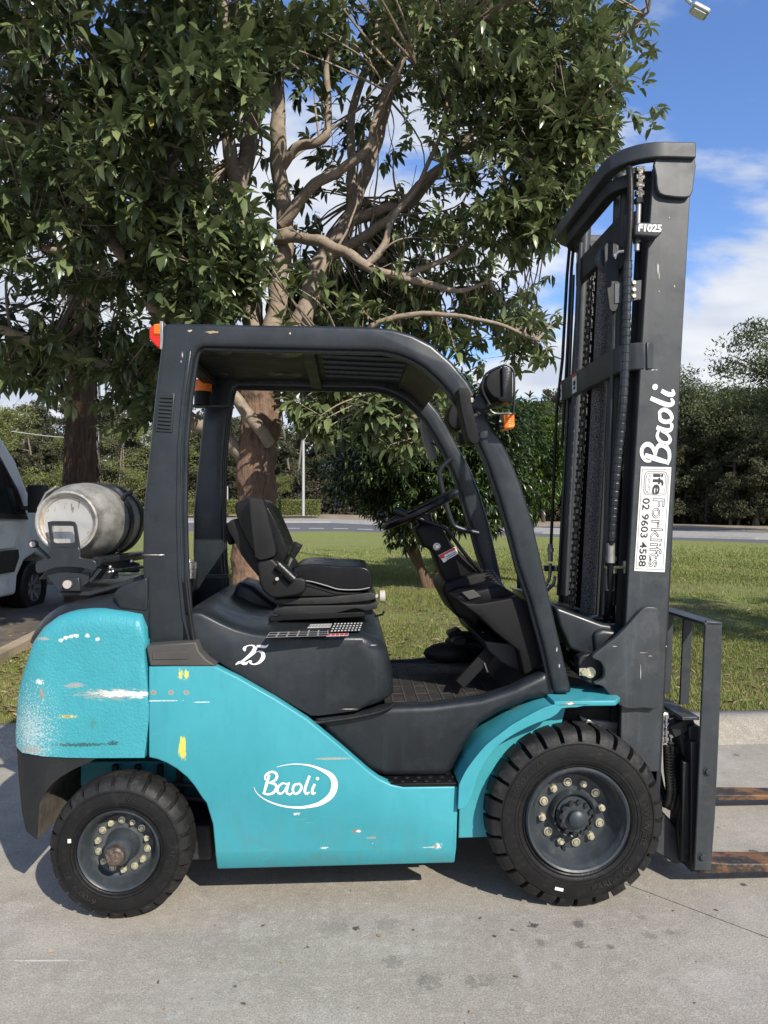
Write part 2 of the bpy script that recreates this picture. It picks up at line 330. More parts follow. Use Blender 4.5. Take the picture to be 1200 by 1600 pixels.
# gas cylinder aluminium, scuffed
t = NT('cylinder_metal'); n = t.noise(7, 8, 0.72, sc=(1, 0.5, 1)); c = t.mix(t.rng(n, 0.42, 0.62), (0.42, 0.41, 0.38), (0.17, 0.165, 0.15))
c = t.mix(t.rng(t.noise(60, 5, 0.75, sc=(1, 3, 1)), 0.62, 0.68, 0, 0.7), c, (0.10, 0.09, 0.08)); t.bump(t.noise(160, 4), 0.35, 0.002)
t.fin(c, t.rng(n, 0.3, 0.7, 0.45, 0.65), 0.45)
t = NT('cylinder_base'); n = t.noise(40, 5, 0.6, sc=(1, 1, 0.25), dist=1.5); c = t.mix(t.rng(t.noise(4, 5), 0.35, 0.6), (0.58, 0.58, 0.56), (0.42, 0.41, 0.38))
c = t.mix(t.rng(n, 0.62, 0.645, 0, 0.8), c, (0.10, 0.09, 0.08)); t.fin(c, 0.35, 0.5)
t = NT('cylinder_rust'); t.fin(t.mix(t.rng(t.noise(18, 6, 0.7), 0.45, 0.6), (0.48, 0.46, 0.42), (0.40, 0.24, 0.12)), 0.6, 0.2)
# concrete
def concrete(name, col, stains):
    t = NT(name); t.split(); big = t.noise(0.9, 6, 0.6); mid = t.noise(6, 7, 0.7); fi = t.noise(140, 3, 0.8)
    c = t.mix(t.rng(big, 0.35, 0.65), tuple(x*0.76 for x in col), tuple(x*1.14 for x in col))
    c = t.mix(t.rng(t.noise(2.2, 7, 0.7, dist=.8), 0.5, 0.68, 0, 0.55), c, tuple(x*0.66 for x in col)); c = t.mix(t.rng(mid, 0.4, 0.7, 0, 0.6), c, tuple(x*0.62 for x in col)); c = t.mix(t.rng(t.noise(24, 6, 0.75), 0.48, 0.68, 0, 0.5), c, (0.52, 0.49, 0.43)); c = t.mix(t.rng(t.noise(3.1, 8, 0.75), 0.55, 0.75, 0, 0.6), c, (0.50, 0.48, 0.44))
    c = t.mix(t.rng(fi, 0.49, 0.60, 0, 0.55), c, tuple(x*0.42 for x in col)); c = t.mix(t.rng(t.noise(170, 2, 0.7), 0.56, 0.64, 0, 0.5), c, (0.58, 0.55, 0.49))
    c = t.mix(t.rng(t.voro(65), 0.10, 0.04, 0, 0.7), c, (0.06, 0.055, 0.05))
    if stains:
        br = t.rng(t.noise(38, 5, 0.8), 0.34, 0.66)
        def st(px, py, rx, col2, k, soft=0.5, ry=None):
            nonlocal c
            Y = F*CAMZ/(py-800); X = (px-600)/F*Y; rr = rx*Y/F
            a = t.mth('DIVIDE', t.mth('SUBTRACT', t.sx, X), rr); b = t.mth('DIVIDE', t.mth('SUBTRACT', t.sy, Y), (ry*Y/F*(Y/CAMZ) if ry else rr))
            d = t.mth('ADD', t.mth('SQRT', t.mth('ADD', t.mth('MULTIPLY', a, a), t.mth('MULTIPLY', b, b))), t.mth('MULTIPLY', t.mth('SUBTRACT', br, 0.5), 1.3))
            c = t.mix(t.rng(d, 1-soft, 1.0, k, 0.0, True), c, col2)
        D = (0.035, 0.032, 0.03)
        for x, y, r, k in ((833, 1446, 9, .85), (772, 1463, 5, .9), (800, 1453, 4, .85), (556, 1450, 6, .9), (645, 1453, 4, .9), (904, 1444, 13, .6), (845, 1473, 11, .4), (907, 1476, 12, .5), (954, 1480, 8, .5),
            (671, 1533, 24, .35), (614, 1503, 20, .3), (738, 1535, 18, .3), (1015, 1462, 12, .3), (1047, 1456, 12, .3), (520, 1450, 30, .25), (605, 1445, 25, .25), (1160, 1382, 6, .85), (1100, 1330, 7, .7), (1150, 1180, 7, .6), (1005, 1434, 8, .3), (367, 1541, 4, .9), (870, 1510, 12, .2), (480, 1480, 4, .8), (300, 1560, 3, .8), (760, 1530, 20, .25), (1176, 1330, 9, .7), (1142, 1337, 5, .6)):
            st(x, y, r, D, k)
        st(65, 1501, 62, (0.6, 0.58, 0.55), .7, 0.4, 1.2); st(645, 1375, 7, (0.7, 0.68, 0.65), .5, 0.4); st(815, 1500, 12, (0.5, 0.48, 0.46), .25, 0.9, 60)
        st(300, 1555, 120, (0.47, 0.44, 0.40), .25, 0.95, 60); st(1130, 1540, 90, (0.5, 0.48, 0.46), .2, 0.95, 50); st(250, 1440, 130, (0.42, 0.36, 0.28), .35, 0.9, 25)
    t.bump(t.mth('ADD', t.noise(120, 4, 0.8), t.noise(12, 4)), 0.45, 0.006); return t.fin(c, 0.85)
concrete('concrete', (0.350, 0.322, 0.270), True); concrete('kerb_concrete', (0.31, 0.28, 0.23), False)
plain('joint_dark', (0.04, 0.038, 0.035), 0.9)
# lawn soil/grass
t = NT('lawn_ground'); t.split(); big = t.noise(0.55, 6, 0.62); fi = t.noise(14, 6, 0.75); ff = t.noise(70, 4, 0.8)
c = t.mix(t.rng(fi, 0.35, 0.68), (0.14, 0.175, 0.045), (0.30, 0.32, 0.10)); c = t.mix(t.rng(ff, 0.45, 0.65, 0, 0.6), c, (0.36, 0.38, 0.16))
c = t.mix(t.rng(big, 0.52, 0.68, 0, 0.75), c, (0.25, 0.22, 0.09)); near = t.rng(t.sy, 14.5, 8.0)
c = t.mix(t.mth('MULTIPLY', near, t.rng(t.noise(0.8, 6, 0.65), 0.46, 0.60, 0, 0.85)), c, t.mix(t.rng(t.noise(9, 5), 0.4, 0.6), (0.10, 0.070, 0.042), (0.19, 0.145, 0.09)))
t.bump(t.mth('ADD', fi, ff), 0.8, 0.05); t.fin(c, 0.9, 0, 0.1)
def tonemat(name, a, b, rough=0.6, trans=0.0, spec=0.3, hue=None):
    t = NT(name); at = t.n.new('ShaderNodeAttribute'); at.attribute_name = 'tone'; c = t.mix(at.outputs['Fac'], a, b)
    if hue: c = t.mix(t.rng(at.outputs['Fac'], 0.93, 0.97), c, hue)
    m = t.fin(c, rough, 0, spec)
    if trans:
        tr = t.n.new('ShaderNodeBsdfTranslucent'); t.l.new(t.mix(0.0, c, c) if False else c, tr.inputs[0]); ms = t.n.new('ShaderNodeMixShader'); ms.inputs[0].default_value = trans
        out = [n for n in t.n if n.type == 'OUTPUT_MATERIAL'][0]; t.l.new(t.b.outputs[0], ms.inputs[1]); t.l.new(tr.outputs[0], ms.inputs[2]); t.l.new(ms.outputs[0], out.inputs[0])
    return m
tonemat('grass_blade', (0.11, 0.14, 0.033), (0.31, 0.335, 0.11), 0.6, 0.25, hue=(0.36, 0.30, 0.14))
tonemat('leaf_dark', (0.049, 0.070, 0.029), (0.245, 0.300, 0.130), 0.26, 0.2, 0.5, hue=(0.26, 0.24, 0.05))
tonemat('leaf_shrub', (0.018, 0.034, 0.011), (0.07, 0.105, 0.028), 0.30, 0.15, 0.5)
tonemat('leaf_fresh', (0.030, 0.060, 0.012), (0.13, 0.20, 0.035), 0.4, 0.25)
tonemat('leaf_gum', (0.045, 0.060, 0.025), (0.13, 0.155, 0.060), 0.6, 0.2)
tonemat('leaf_forest', (0.040, 0.046, 0.024), (0.105, 0.112, 0.056), 0.7, 0.15)
tonemat('leaf_yellowgreen', (0.08, 0.10, 0.03), (0.22, 0.24, 0.075), 0.7, 0.2)
tonemat('litter', (0.14, 0.085, 0.045), (0.42, 0.33, 0.20), 0.8)
def bark(name, a, b, c3, sc=(1, 1, 0.15), s=22, bmp=0.8):
    t = NT(name); n = t.noise(s, 7, 0.75, sc=sc, dist=0.6); c = t.mix(t.rng(n, 0.35, 0.65), a, b); c = t.mix(t.rng(t.noise(5, 5, 0.6), 0.45, 0.65, 0, 0.8), c, c3)
    c = t.mix(t.rng(t.noise(s*1.6, 5, 0.8, sc=sc), 0.60, 0.66, 0, 0.8), c, tuple(x*0.3 for x in a)); t.bump(n, bmp, 0.03); return t.fin(c, 0.85, 0, 0.2)
bark('bark_trunk', (0.11, 0.070, 0.050), (0.27, 0.19, 0.145), (0.27, 0.165, 0.11), s=30, bmp=1.0); bark('bark_limb', (0.19, 0.155, 0.12), (0.38, 0.32, 0.25), (0.29, 0.22, 0.16), sc=(1, 1, 1), s=14, bmp=0.4)
bark('bark_shaggy', (0.07, 0.045, 0.032), (0.19, 0.125, 0.085), (0.11, 0.075, 0.055)); bark('bark_dim', (0.05, 0.042, 0.034), (0.13, 0.11, 0.09), (0.08, 0.065, 0.05)); bark('bark_far', (0.10, 0.085, 0.07), (0.26, 0.23, 0.19), (0.14, 0.12, 0.10))
plain('hedge_leaf_base', (0.10, 0.115, 0.045), 0.8)
plain('asphalt', (0.105, 0.105, 0.108), 0.8, var=0.15, scale=3, bump=0.3, bscale=60); plain('asphalt_far', (0.17, 0.145, 0.125), 0.85, var=0.2, scale=1.5)
plain('kerb_white', (0.30, 0.285, 0.26), 0.8, var=0.12, scale=4); plain('verge', (0.27, 0.215, 0.15), 0.9, var=0.35, scale=1.2, dirt=((0.12, 0.13, 0.05), 0.6)); plain('road_paint', (0.7, 0.7, 0.68), 0.6)
plain('forest_floor', (0.05, 0.042, 0.03), 0.95, var=0.4, scale=2); plain('drive_dirt', (0.10, 0.085, 0.068), 0.9, var=0.35, scale=2.5, bump=0.4, bscale=30, dirt=((0.20, 0.17, 0.13), 0.6))
plain('pole_metal', (0.42, 0.43, 0.42), 0.5, metal=0.3, var=0.08)
plain('van_white', (0.72, 0.73, 0.72), 0.33, var=0.10, scale=2, dirt=((0.30, 0.28, 0.25), 0.5)); plain('van_trim', (0.018, 0.018, 0.019), 0.5, var=0.2); plain('van_alloy', (0.33, 0.33, 0.33), 0.4, metal=0.6)
t = NT('van_glass'); t.b.inputs['Coat Weight'].default_value = 0.6; t.fin((0.012, 0.015, 0.018), 0.06, 0, 0.7)
t = NT('clear_lens'); t.b.inputs['Transmission Weight'].default_value = 0.7; t.fin((0.8, 0.78, 0.72), 0.12)
t = NT('mirror_back_light'); t.fin((0.20, 0.20, 0.20), 0.4)

tonemat('scrub', (0.028, 0.026, 0.017), (0.075, 0.072, 0.045), 0.8, 0.1)
# ------------------------------------------------ the setting: ground, kerb, lawn, road
def ipl(x, xs, ys): return float(np.interp(x, xs, ys))
PXS = [-2500, -300, 0, 290, 530, 850, 1200, 1600, 3600]
E_NEAR = ([825, 828, 829, 830, 831, 838, 849, 860, 880], [44, 38, 36, 34, 32, 27, 23, 20, 15])
E_K0 = ([815, 815, 816, 816.5, 817, 834, 843.5, 853, 866], [58, 51, 49, 47, 45, 35.5, 29.5, 26, 20])
E_K1 = ([811, 811, 812, 812.5, 813, 827, 836, 846, 858], [61, 54, 52, 50, 48, 38, 31.5, 28, 22])
E_FAR = ([810, 809, 810, 810.5, 811, 823, 827, 834, 842], [66, 60, 57, 55, 53, 43, 36, 32, 26])
E_FOR = ([801, 801, 802, 802, 804, 815, 822, 827, 833], [78, 70, 67, 64, 62, 52, 45, 40, 34])
def edge(E, px):
    y = ipl(px, PXS, E[0]); Y = ipl(px, PXS, E[1]); return W(px, y, Y)
def kerbY(off, px): k = (px-600)/F; return (4.76+off)/(1-0.063*k)
def lawn_z(X, Y):
    px = 600+F*X/Y; e = edge(E_NEAR, px); k = kerbY(0.2, px); t = max(0, min(1, (Y-k)/(e.y-k)))
    base = 0.125+t*(e.z-0.125); return base+0.035*mnoise.noise(Vector((X*0.25, Y*0.25, 0)))*min(1, t*8)
def sheet(name, fn_rows, mat, pxs, smooth=True):
    rows = [[fn(px) for px in pxs] for fn in fn_rows]; n = len(pxs); vs = [p for r in rows for p in r]
    fs = [(j*n+i, j*n+i+1, (j+1)*n+i+1, (j+1)*n+i) for j in range(len(rows)-1) for i in range(n-1)]
    m = MB().add(vs, fs).build(name, mat, None, smooth=0, recalc=False)
    if smooth: m.data.polygons.foreach_set('use_smooth', [True]*len(m.data.polygons))
    return tag(m, kind='structure')
pxw = list(np.linspace(-2400, 3500, 90))
# two concrete slabs with an open joint, on a dark base
def clip_poly(P, a, b, d):       # keep the left side of the line a->b, moved by d
    n = Vector((-(b-a).y, (b-a).x)).normalized(); out = []
    for i in range(len(P)):
        p, q = P[i], P[(i+1) % len(P)]; s0 = (p-a).dot(n)-d; s1 = (q-a).dot(n)-d
        if s0 >= 0: out.append(p)
        if (s0 >= 0) != (s1 >= 0): out.append(p+(q-p)*(s0/(s0-s1)))
    return out
ja = Vector((F*CAMZ/585*(988-600)/F, F*CAMZ/585)); jb = Vector((F*CAMZ/665*(1200-600)/F, F*CAMZ/665)); dj = (jb-ja).normalized()
ja2, jb2 = ja-dj*60, jb+dj*60
rect = [Vector((-40, -25)), Vector((40, -25)), Vector((40, 4.62+40*0.063)), Vector((-40, 4.62-40*0.063))]
def slab(P):
    n = len(P); m = MB().add([(p.x, p.y, 0) for p in P]+[(p.x, p.y, -0.05) for p in P], [tuple(range(n))]+[(i, (i+1) % n, (i+1) % n+n, i+n) for i in range(n)])
    return tag(m.build('concrete_slab', 'concrete', None, smooth=0), kind='structure')
slab(clip_poly(rect, ja2, jb2, 0.0035)); slab(clip_poly(rect, jb2, ja2, 0.0035))
tag(MB().add([(-900, -900, -0.06), (900, -900, -0.06), (900, 1600, -0.06), (-900, 1600, -0.06)], [(0, 1, 2, 3)]).build('ground', 'joint_dark', smooth=0), kind='structure')
def krow(off, z): return lambda px: Vector(((px-600)/F*kerbY(off, px), kerbY(off, px), z))
sheet('kerb', [krow(-0.17, -0.04), krow(-0.155, 0.003), krow(-0.10, 0.03), krow(-0.03, 0.095), krow(0.01, 0.122), krow(0.05, 0.130), krow(0.17, 0.130), krow(0.175, 0.10)], 'kerb_concrete', pxw)
def lrow(t):
    def fn(px):
        e = edge(E_NEAR, px); k = kerbY(0.172, px); Y = k+(e.y-k)*t; X = (px-600)/F*Y; return Vector((X, Y, lawn_z(X, Y)-0.01*(t == 0)))
    return fn
sheet('lawn', [lrow((i/46)**1.7) for i in range(47)], 'lawn_ground', list(np.linspace(-2400, 3500, 240)))
def off(E, dz, dy=0.0): return lambda px: edge(E, px)+Vector((0, dy, dz))
sheet('road', [off(E_NEAR, -0.004), off(E_K0, 0.0)], 'asphalt', pxw)
sheet('median_kerb', [off(E_K0, -0.05, -0.1), off(E_K0, 0.09), off(E_K1, 0.09, -0.3), off(E_K1, 0.0)], 'kerb_white', pxw, False)
sheet('far_road', [off(E_K1, -0.01), off(E_FAR, 0)], 'asphalt_far', pxw)
sheet('verge', [off(E_FAR, 0.0, 0.0), off(E_FOR, 0.02)], 'verge', pxw)
sheet('forest_ground', [off(E_FOR, 0.0), lambda px: Vector(((px-600)/F*120, 120, 1.6)), lambda px: Vector(((px-600)/F*400, 400, 2.0))], 'forest_floor', pxw)
for i in range(9):                                            # lane dashes on the road
    px = 330+i*38; a = edge(E_NEAR, px); b = edge(E_K0, px); c0 = a.lerp(b, .28); a = edge(E_NEAR, px+24); b = edge(E_K0, px+24); c1 = a.lerp(b, .28)
    up = Vector((0, 0, 0.004)); w = Vector((0, 0.35, 0)); up2 = Vector((0, .35, 0.012))
    tag(MB().add([c0+up, c1+up, c1+up2, c0+up2], [(0, 1, 2, 3)]).build('lane_marking', 'road_paint', smooth=0), kind='structure')
# driveway with timber edging at left, under the van
def P(X, Y, dz=0.006): return Vector((X, Y, lawn_z(X, Y)+dz))
rows = [[P(-3.55-0.11*(Y-7)-k*1.1, Y, 0.03) for k in range(9)] for Y in (6.9, 7.6, 8.3, 9, 9.8, 10.6, 11.4, 12.5, 14)]
tag(MB().add([p for r in rows for p in r], [(j*9+i, j*9+i+1, (j+1)*9+i+1, (j+1)*9+i) for j in range(8) for i in range(8)]).build('driveway', 'drive_dirt', smooth=0, recalc=False), kind='structure')
tag(MB().sweep([P(-3.50-0.11*(Y-7), Y, 0.04) for Y in (6.4, 7.2, 8, 8.8, 9.6, 10.4)], 0.12, 0.13).build('timber_edging', 'verge', bevel=0.01, smooth=0), 'weathered timber edging beside the gravel drive in front of the white van', 'edging')

# ------------------------------------------------ grass blades and fallen leaves
def scatter_blades():
    N = 420000; px = RS.uniform(-60, 1260, N); u = RS.rand(N); py = np.where(RS.rand(N) < .72, 1127-(1127-905)*u**0.8, 850+57*u**.5)
    X = np.zeros(N); Y = np.zeros(N); Z = np.zeros(N)
    Y0 = (CAMZ-0.14)*F/(py-800); Y0 = np.minimum(Y0, (CAMZ-0.14-np.clip((Y0-5)/30*.45, 0, .5))*F/(py-800)); X = (px-600)/F*Y0; Y = Y0
    gx = np.linspace(-24, 24, 120); gy = np.linspace(4.4, 40, 120); G = np.array([[lawn_z(a, b) for a in gx] for b in gy])
    fi = np.clip((X+24)/48*119, 0, 118.99); fj = np.clip((Y-4.4)/35.6*119, 0, 118.99); i = fi.astype(int); j = fj.astype(int); a = fi-i; b = fj-j
    Z = G[j, i]*(1-a)*(1-b)+G[j, i+1]*a*(1-b)+G[j+1, i]*(1-a)*b+G[j+1, i+1]*a*b
    kz = (4.76+0.19)/(1-0.063*(px-600)/F); ok = (Y > kz) & ~((X < -3.45-0.11*(Y-7)) & (Y > 6.8))
    pat = np.array([mnoise.noise(Vector((x*0.9, y*0.9, 3.3))) for x, y in zip(X[::1], Y[::1])]) if False else None
    lo = np.array([[mnoise.fractal(Vector((x*0.55, y*0.55, 3.3)), 1, 2, 4) for x in gx] for y in gy]); pt = lo[j, i]
    bare = (pt > 0.07) & (Y < 12.5) & (Y > 6) & (RS.rand(N) < 0.85); ok &= ~bare
    X, Y, Z, pt = X[ok], Y[ok], Z[ok], pt[ok]; n = len(X)
    h = RS.uniform(0.012, 0.030, n)*(0.8+Y/16); w = h*0.10+0.0010*Y/5+np.where(Y > 13, .004, 0); th = RS.rand(n)*6.283; lean = RS.uniform(0, 0.9, n)*h; la = RS.rand(n)*6.283
    v = np.zeros((n, 3, 3)); v[:, 0] = np.stack([X-np.cos(th)*w, Y-np.sin(th)*w, Z-0.004], 1); v[:, 1] = np.stack([X+np.cos(th)*w, Y+np.sin(th)*w, Z-0.004], 1)
    v[:, 2] = np.stack([X+np.cos(la)*lean, Y+np.sin(la)*lean, Z+h], 1)
    tone = np.clip(RS.rand(n)*0.85+pt*0.3, 0, 1); tone[RS.rand(n) < 0.06] = 0.99
    tag(npmesh('grass', v.reshape(-1, 3), np.arange(3*n).reshape(-1, 3), 'grass_blade', colattr=np.repeat(tone, 3)), 'short mown green grass covering the lawn behind the kerb', 'grass', kind='stuff')
scatter_blades()
def litter():
    V = []; T = []; n = 0
    for k in range(900):
        r = random.random()
        if r < .35: px, py = random.uniform(-20, 60), random.uniform(985, 1120)
        elif r < .75: px, py = random.uniform(600, 760), random.uniform(905, 1060)
        else: px, py = random.uniform(1040, 1210), random.uniform(880, 1115)
        Y = 1.36*F/(py-800); X = (px-600)/F*Y
        if Y < kerbY(.2, px): continue
        z = lawn_z(X, Y)+random.uniform(.008, .03); L = random.uniform(.03, .06); a = random.random()*6.28; d = Vector((math.cos(a), math.sin(a), random.uniform(-.3, .3)))*L; e = Vector((-d.y, d.x, random.uniform(-.3, .3)*L))*.2
        p = Vector((X, Y, z)); m = p+Vector((0, 0, random.uniform(0, .012)))
        V += [p-d, m-e, p+d, m+e]; T += [random.random()*.9]*4; n += 1
    tag(npmesh('leaf_litter', V, np.arange(4*n).reshape(-1, 4), 'litter', colattr=T), 'dry brown leaves scattered over the lawn under the trees', 'leaf litter', kind='stuff')
litter()

# ------------------------------------------------ foliage
def leaf_tmpl(droop=0.25, wid=0.17):
    # x along leaf (length 1), y across, z up; folded along the midrib
    return np.array([(0, 0, 0), (0.33, wid, 0.05), (0.36, 0, -0.015), (0.33, -wid, 0.05), (0.72, wid*0.72, -0.01-droop*0.3), (0.72, 0, -0.05-droop*0.3), (0.72, -wid*0.72, -0.01-droop*0.3), (1, 0, -droop)]), \
        np.array([(0, 2, 1), (0, 3, 2), (1, 2, 5), (1, 5, 4), (2, 3, 6), (2, 6, 5), (4, 5, 7), (5, 6, 7)])
def orient(n, dirs, roll):
    x = dirs/np.linalg.norm(dirs, axis=1, keepdims=True); up = np.tile(np.array([0, 0, 1.0]), (n, 1)); y = np.cross(up, x); ln = np.linalg.norm(y, axis=1, keepdims=True); y = np.where(ln > 1e-3, y/np.maximum(ln, 1e-3), np.array([1.0, 0, 0]))
    z = np.cross(x, y); c, s = np.cos(roll)[:, None], np.sin(roll)[:, None]; return x, y*c+z*s, z*c-y*s
def leaves_mesh(pos, dirs, size, roll, tmpl, fac):
    n = len(pos); x, y, z = orient(n, dirs, roll)
    v = pos[:, None, :]+size[:, None, None]*(tmpl[None, :, 0:1]*x[:, None, :]+tmpl[None, :, 1:2]*y[:, None, :]+tmpl[None, :, 2:3]*z[:, None, :])
    f = (fac[None]+(np.arange(n)*len(tmpl))[:, None, None]).reshape(-1, 3); return v.reshape(-1, 3), f
def rosettes(cl, dirn, per, size, spread=0.9, twig=0.10):
    """clusters of leaves round a twig end; cl (n,3), dirn (n,3)"""
    n = len(cl); m = n*per; c = np.repeat(cl, per, 0); d = np.repeat(dirn, per, 0); a = np.tile(np.arange(per)*2.4, n)+np.repeat(RS.rand(n)*6.28, per)
    e1 = np.cross(d, np.array([0.3, 0.2, 1.0])); e1 /= np.linalg.norm(e1, axis=1, keepdims=True)+1e-6; e2 = np.cross(d, e1)
    k = np.tile(np.linspace(0, 1, per), n)+RS.uniform(-.1, .1, m); sp = spread*(1.35-0.9*k)+RS.uniform(-.2, .2, m)
    dd = d*np.cos(sp)[:, None]+(e1*np.cos(a)[:, None]+e2*np.sin(a)[:, None])*np.sin(sp)[:, None]; dd[:, 2] -= RS.uniform(0.0, 0.55, m)
    pos = c+d*((k-0.8)*twig)[:, None]; sz = size*RS.uniform(0.65, 1.15, m); return pos, dd, sz, RS.uniform(-0.7, 0.7, m)
def tree_tube(mb, pts, n=8, jit=0.0, sub=5):
    P = cr_spline([(W(x, y, Y)) for x, y, Y, r in pts], sub); rr = [Y*r/F for x, y, Y, r in pts]; Rr = []
    for i in range(len(pts)-1):
        for k in range(sub): Rr.append(rr[i]+(rr[i+1]-rr[i])*k/sub)
    Rr.append(rr[-1]); Q = []
    for i, p in enumerate(P):
        w = mnoise.noise_vector(p*1.7)*jit*(Rr[i]*1.6+.03)+mnoise.noise_vector(p*5)*jit*(Rr[i]*.7+.012); Q.append(p+w)
    mb.tube(Q, [max(0.002, r*(1+0.12*mnoise.noise(p*9))) for p, r in zip(Q, Rr)], n, cap=False); return Q, Rr
# ------------------------------------------------ main tree
TRUNK = [[(398, 1060, 7, 44), (397, 1030, 7, 37), (396, 960, 7, 33), (397, 850, 7, 31), (401, 740, 7, 29), (406, 660, 7, 31), (410, 610, 7, 36), (416, 570, 7, 33), (420, 545, 7, 24)]]
LIMBS = [
 [(424, 590, 7, 22), (431, 500, 7, 15), (440, 400, 7, 14), (437, 300, 6.9, 12.5), (432, 200, 6.8, 12), (426, 100, 6.7, 9), (420, 0, 6.6, 7), (412, -140, 6.5, 5), (400, -300, 6.3, 3)],
 [(430, 590, 7.05, 22), (474, 495, 7.1, 16), (508, 405, 7.2, 15), (553, 325, 7.3, 11), (585, 230, 7.3, 9), (620, 120, 7.2, 7), (660, 20, 7.1, 6), (700, -120, 7, 4)],
 [(430, 372, 6.9, 8), (480, 367, 6.7, 9), (520, 386, 6.6, 9), (570, 412, 6.5, 8), (640, 436, 6.5, 6), (715, 452, 6.4, 4), (765, 440, 6.4, 2)],
 [(432, 350, 6.9, 9), (478, 304, 6.8, 9), (528, 268, 6.7, 8), (580, 225, 6.6, 7), (600, 160, 6.6, 6), (640, 70, 6.5, 5), (690, -30, 6.4, 3)],
 [(440, 270, 6.9, 8), (462, 232, 6.8, 8), (500, 218, 6.7, 7), (514, 180, 6.7, 6), (512, 110, 6.7, 5), (535, 20, 6.6, 4), (560, -80, 6.6, 2.5)],
 [(398, 640, 7, 20), (390, 520, 7.2, 17), (383, 400, 7.2, 15), (380, 300, 7.2, 15), (396, 190, 7.2, 12), (405, 90, 7.2, 8), (411, -60, 7.2, 5)],
 [(382, 300, 7.2, 12), (360, 240, 7.1, 11), (345, 170, 7.1, 9), (350, 60, 7, 7), (362, -60, 7, 4)],
 [(420, 692, 6.8, 9), (396, 655, 6.65, 10), (368, 622, 6.6, 10), (320, 570, 6.5, 10), (252, 505, 6.3, 10), (205, 432, 6.2, 11), (178, 385, 6.1, 9), (130, 312, 6, 7), (62, 245, 5.9, 6), (-10, 208, 5.8, 5), (-90, 180, 5.7, 3)],
 [(205, 432, 6.2, 8), (222, 380, 6.1, 7), (240, 320, 6.1, 7), (243, 262, 6, 6), (200, 205, 5.9, 5), (160, 120, 5.8, 4), (120, 20, 5.7, 3)],
 [(240, 320, 6.1, 6), (268, 270, 6.1, 6), (282, 190, 6.1, 8), (294, 110, 6.2, 8), (290, 20, 6.2, 8), (284, -80, 6.2, 5)],
 [(380, 715, 7, 10), (345, 680, 6.9, 12), (290, 650, 6.9, 11), (230, 612, 6.8, 10), (176, 582, 6.8, 9), (132, 570, 6.7, 9), (92, 546, 6.7, 9), (40, 528, 6.6, 8), (-30, 506, 6.5, 6), (-120, 470, 6.4, 4)],
 [(545, 345, 7.25, 9), (600, 330, 7.1, 8), (640, 325, 7.1, 7), (690, 262, 7, 6), (745, 205, 6.9, 5), (800, 130, 6.8, 4), (850, 40, 6.7, 3)],
 [(520, 395, 7.2, 9), (566, 372, 7.1, 8), (612, 345, 7.0, 7), (665, 280, 6.9, 6), (720, 240, 6.8, 5), (790, 200, 6.7, 4), (870, 160, 6.6, 3), (940, 120, 6.5, 2)],
 [(575, 410, 6.5, 6), (600, 380, 6.5, 6), (615, 330, 6.5, 5), (650, 290, 6.5, 4), (690, 200, 6.4, 3), (700, 120, 6.4, 2)],
 [(632, 432, 6.5, 5), (700, 400, 6.4, 4), (770, 350, 6.3, 4), (830, 290, 6.2, 3), (890, 230, 6.1, 2)],
 [(553, 325, 7.3, 8), (545, 240, 7.3, 7), (560, 140, 7.3, 6), (590, 40, 7.3, 5), (600, -60, 7.3, 3)],
 [(80, 130, 6.6, 8), (68, 70, 6.6, 8), (58, 0, 6.6, 7), (50, -90, 6.5, 5)], [(130, 312, 6, 6), (100, 210, 6.3, 7), (80, 130, 6.6, 8)],
 [(178, 385, 6.1, 6), (150, 380, 6, 5), (80, 390, 5.9, 5), (20, 360, 5.8, 4), (-60, 330, 5.7, 3)],
 [(62, 245, 5.9, 4), (70, 200, 5.8, 4), (0, 180, 5.7, 4), (-60, 170, 5.6, 3)],
 [(430, 600, 6.9, 12), (480, 600, 6.6, 8), (560, 590, 6.3, 6), (640, 640, 6.0, 5), (660, 690, 6, 3)],
 [(480, 600, 6.6, 6), (560, 520, 6.5, 5), (660, 490, 6.4, 4), (760, 500, 6.3, 3), (840, 530, 6.3, 2)],
 [(800, 130, 6.8, 4), (880, 90, 6.6, 3.5), (960, 60, 6.4, 3), (1010, 20, 6.2, 2)],
 [(362, -60, 7, 5), (330, -220, 6, 5), (250, -400, 5, 4), (150, -550, 4.3, 3)], [(-10, 208, 5.8, 4), (-80, 20, 5.2, 4), (-60, -250, 4.6, 3)],
]
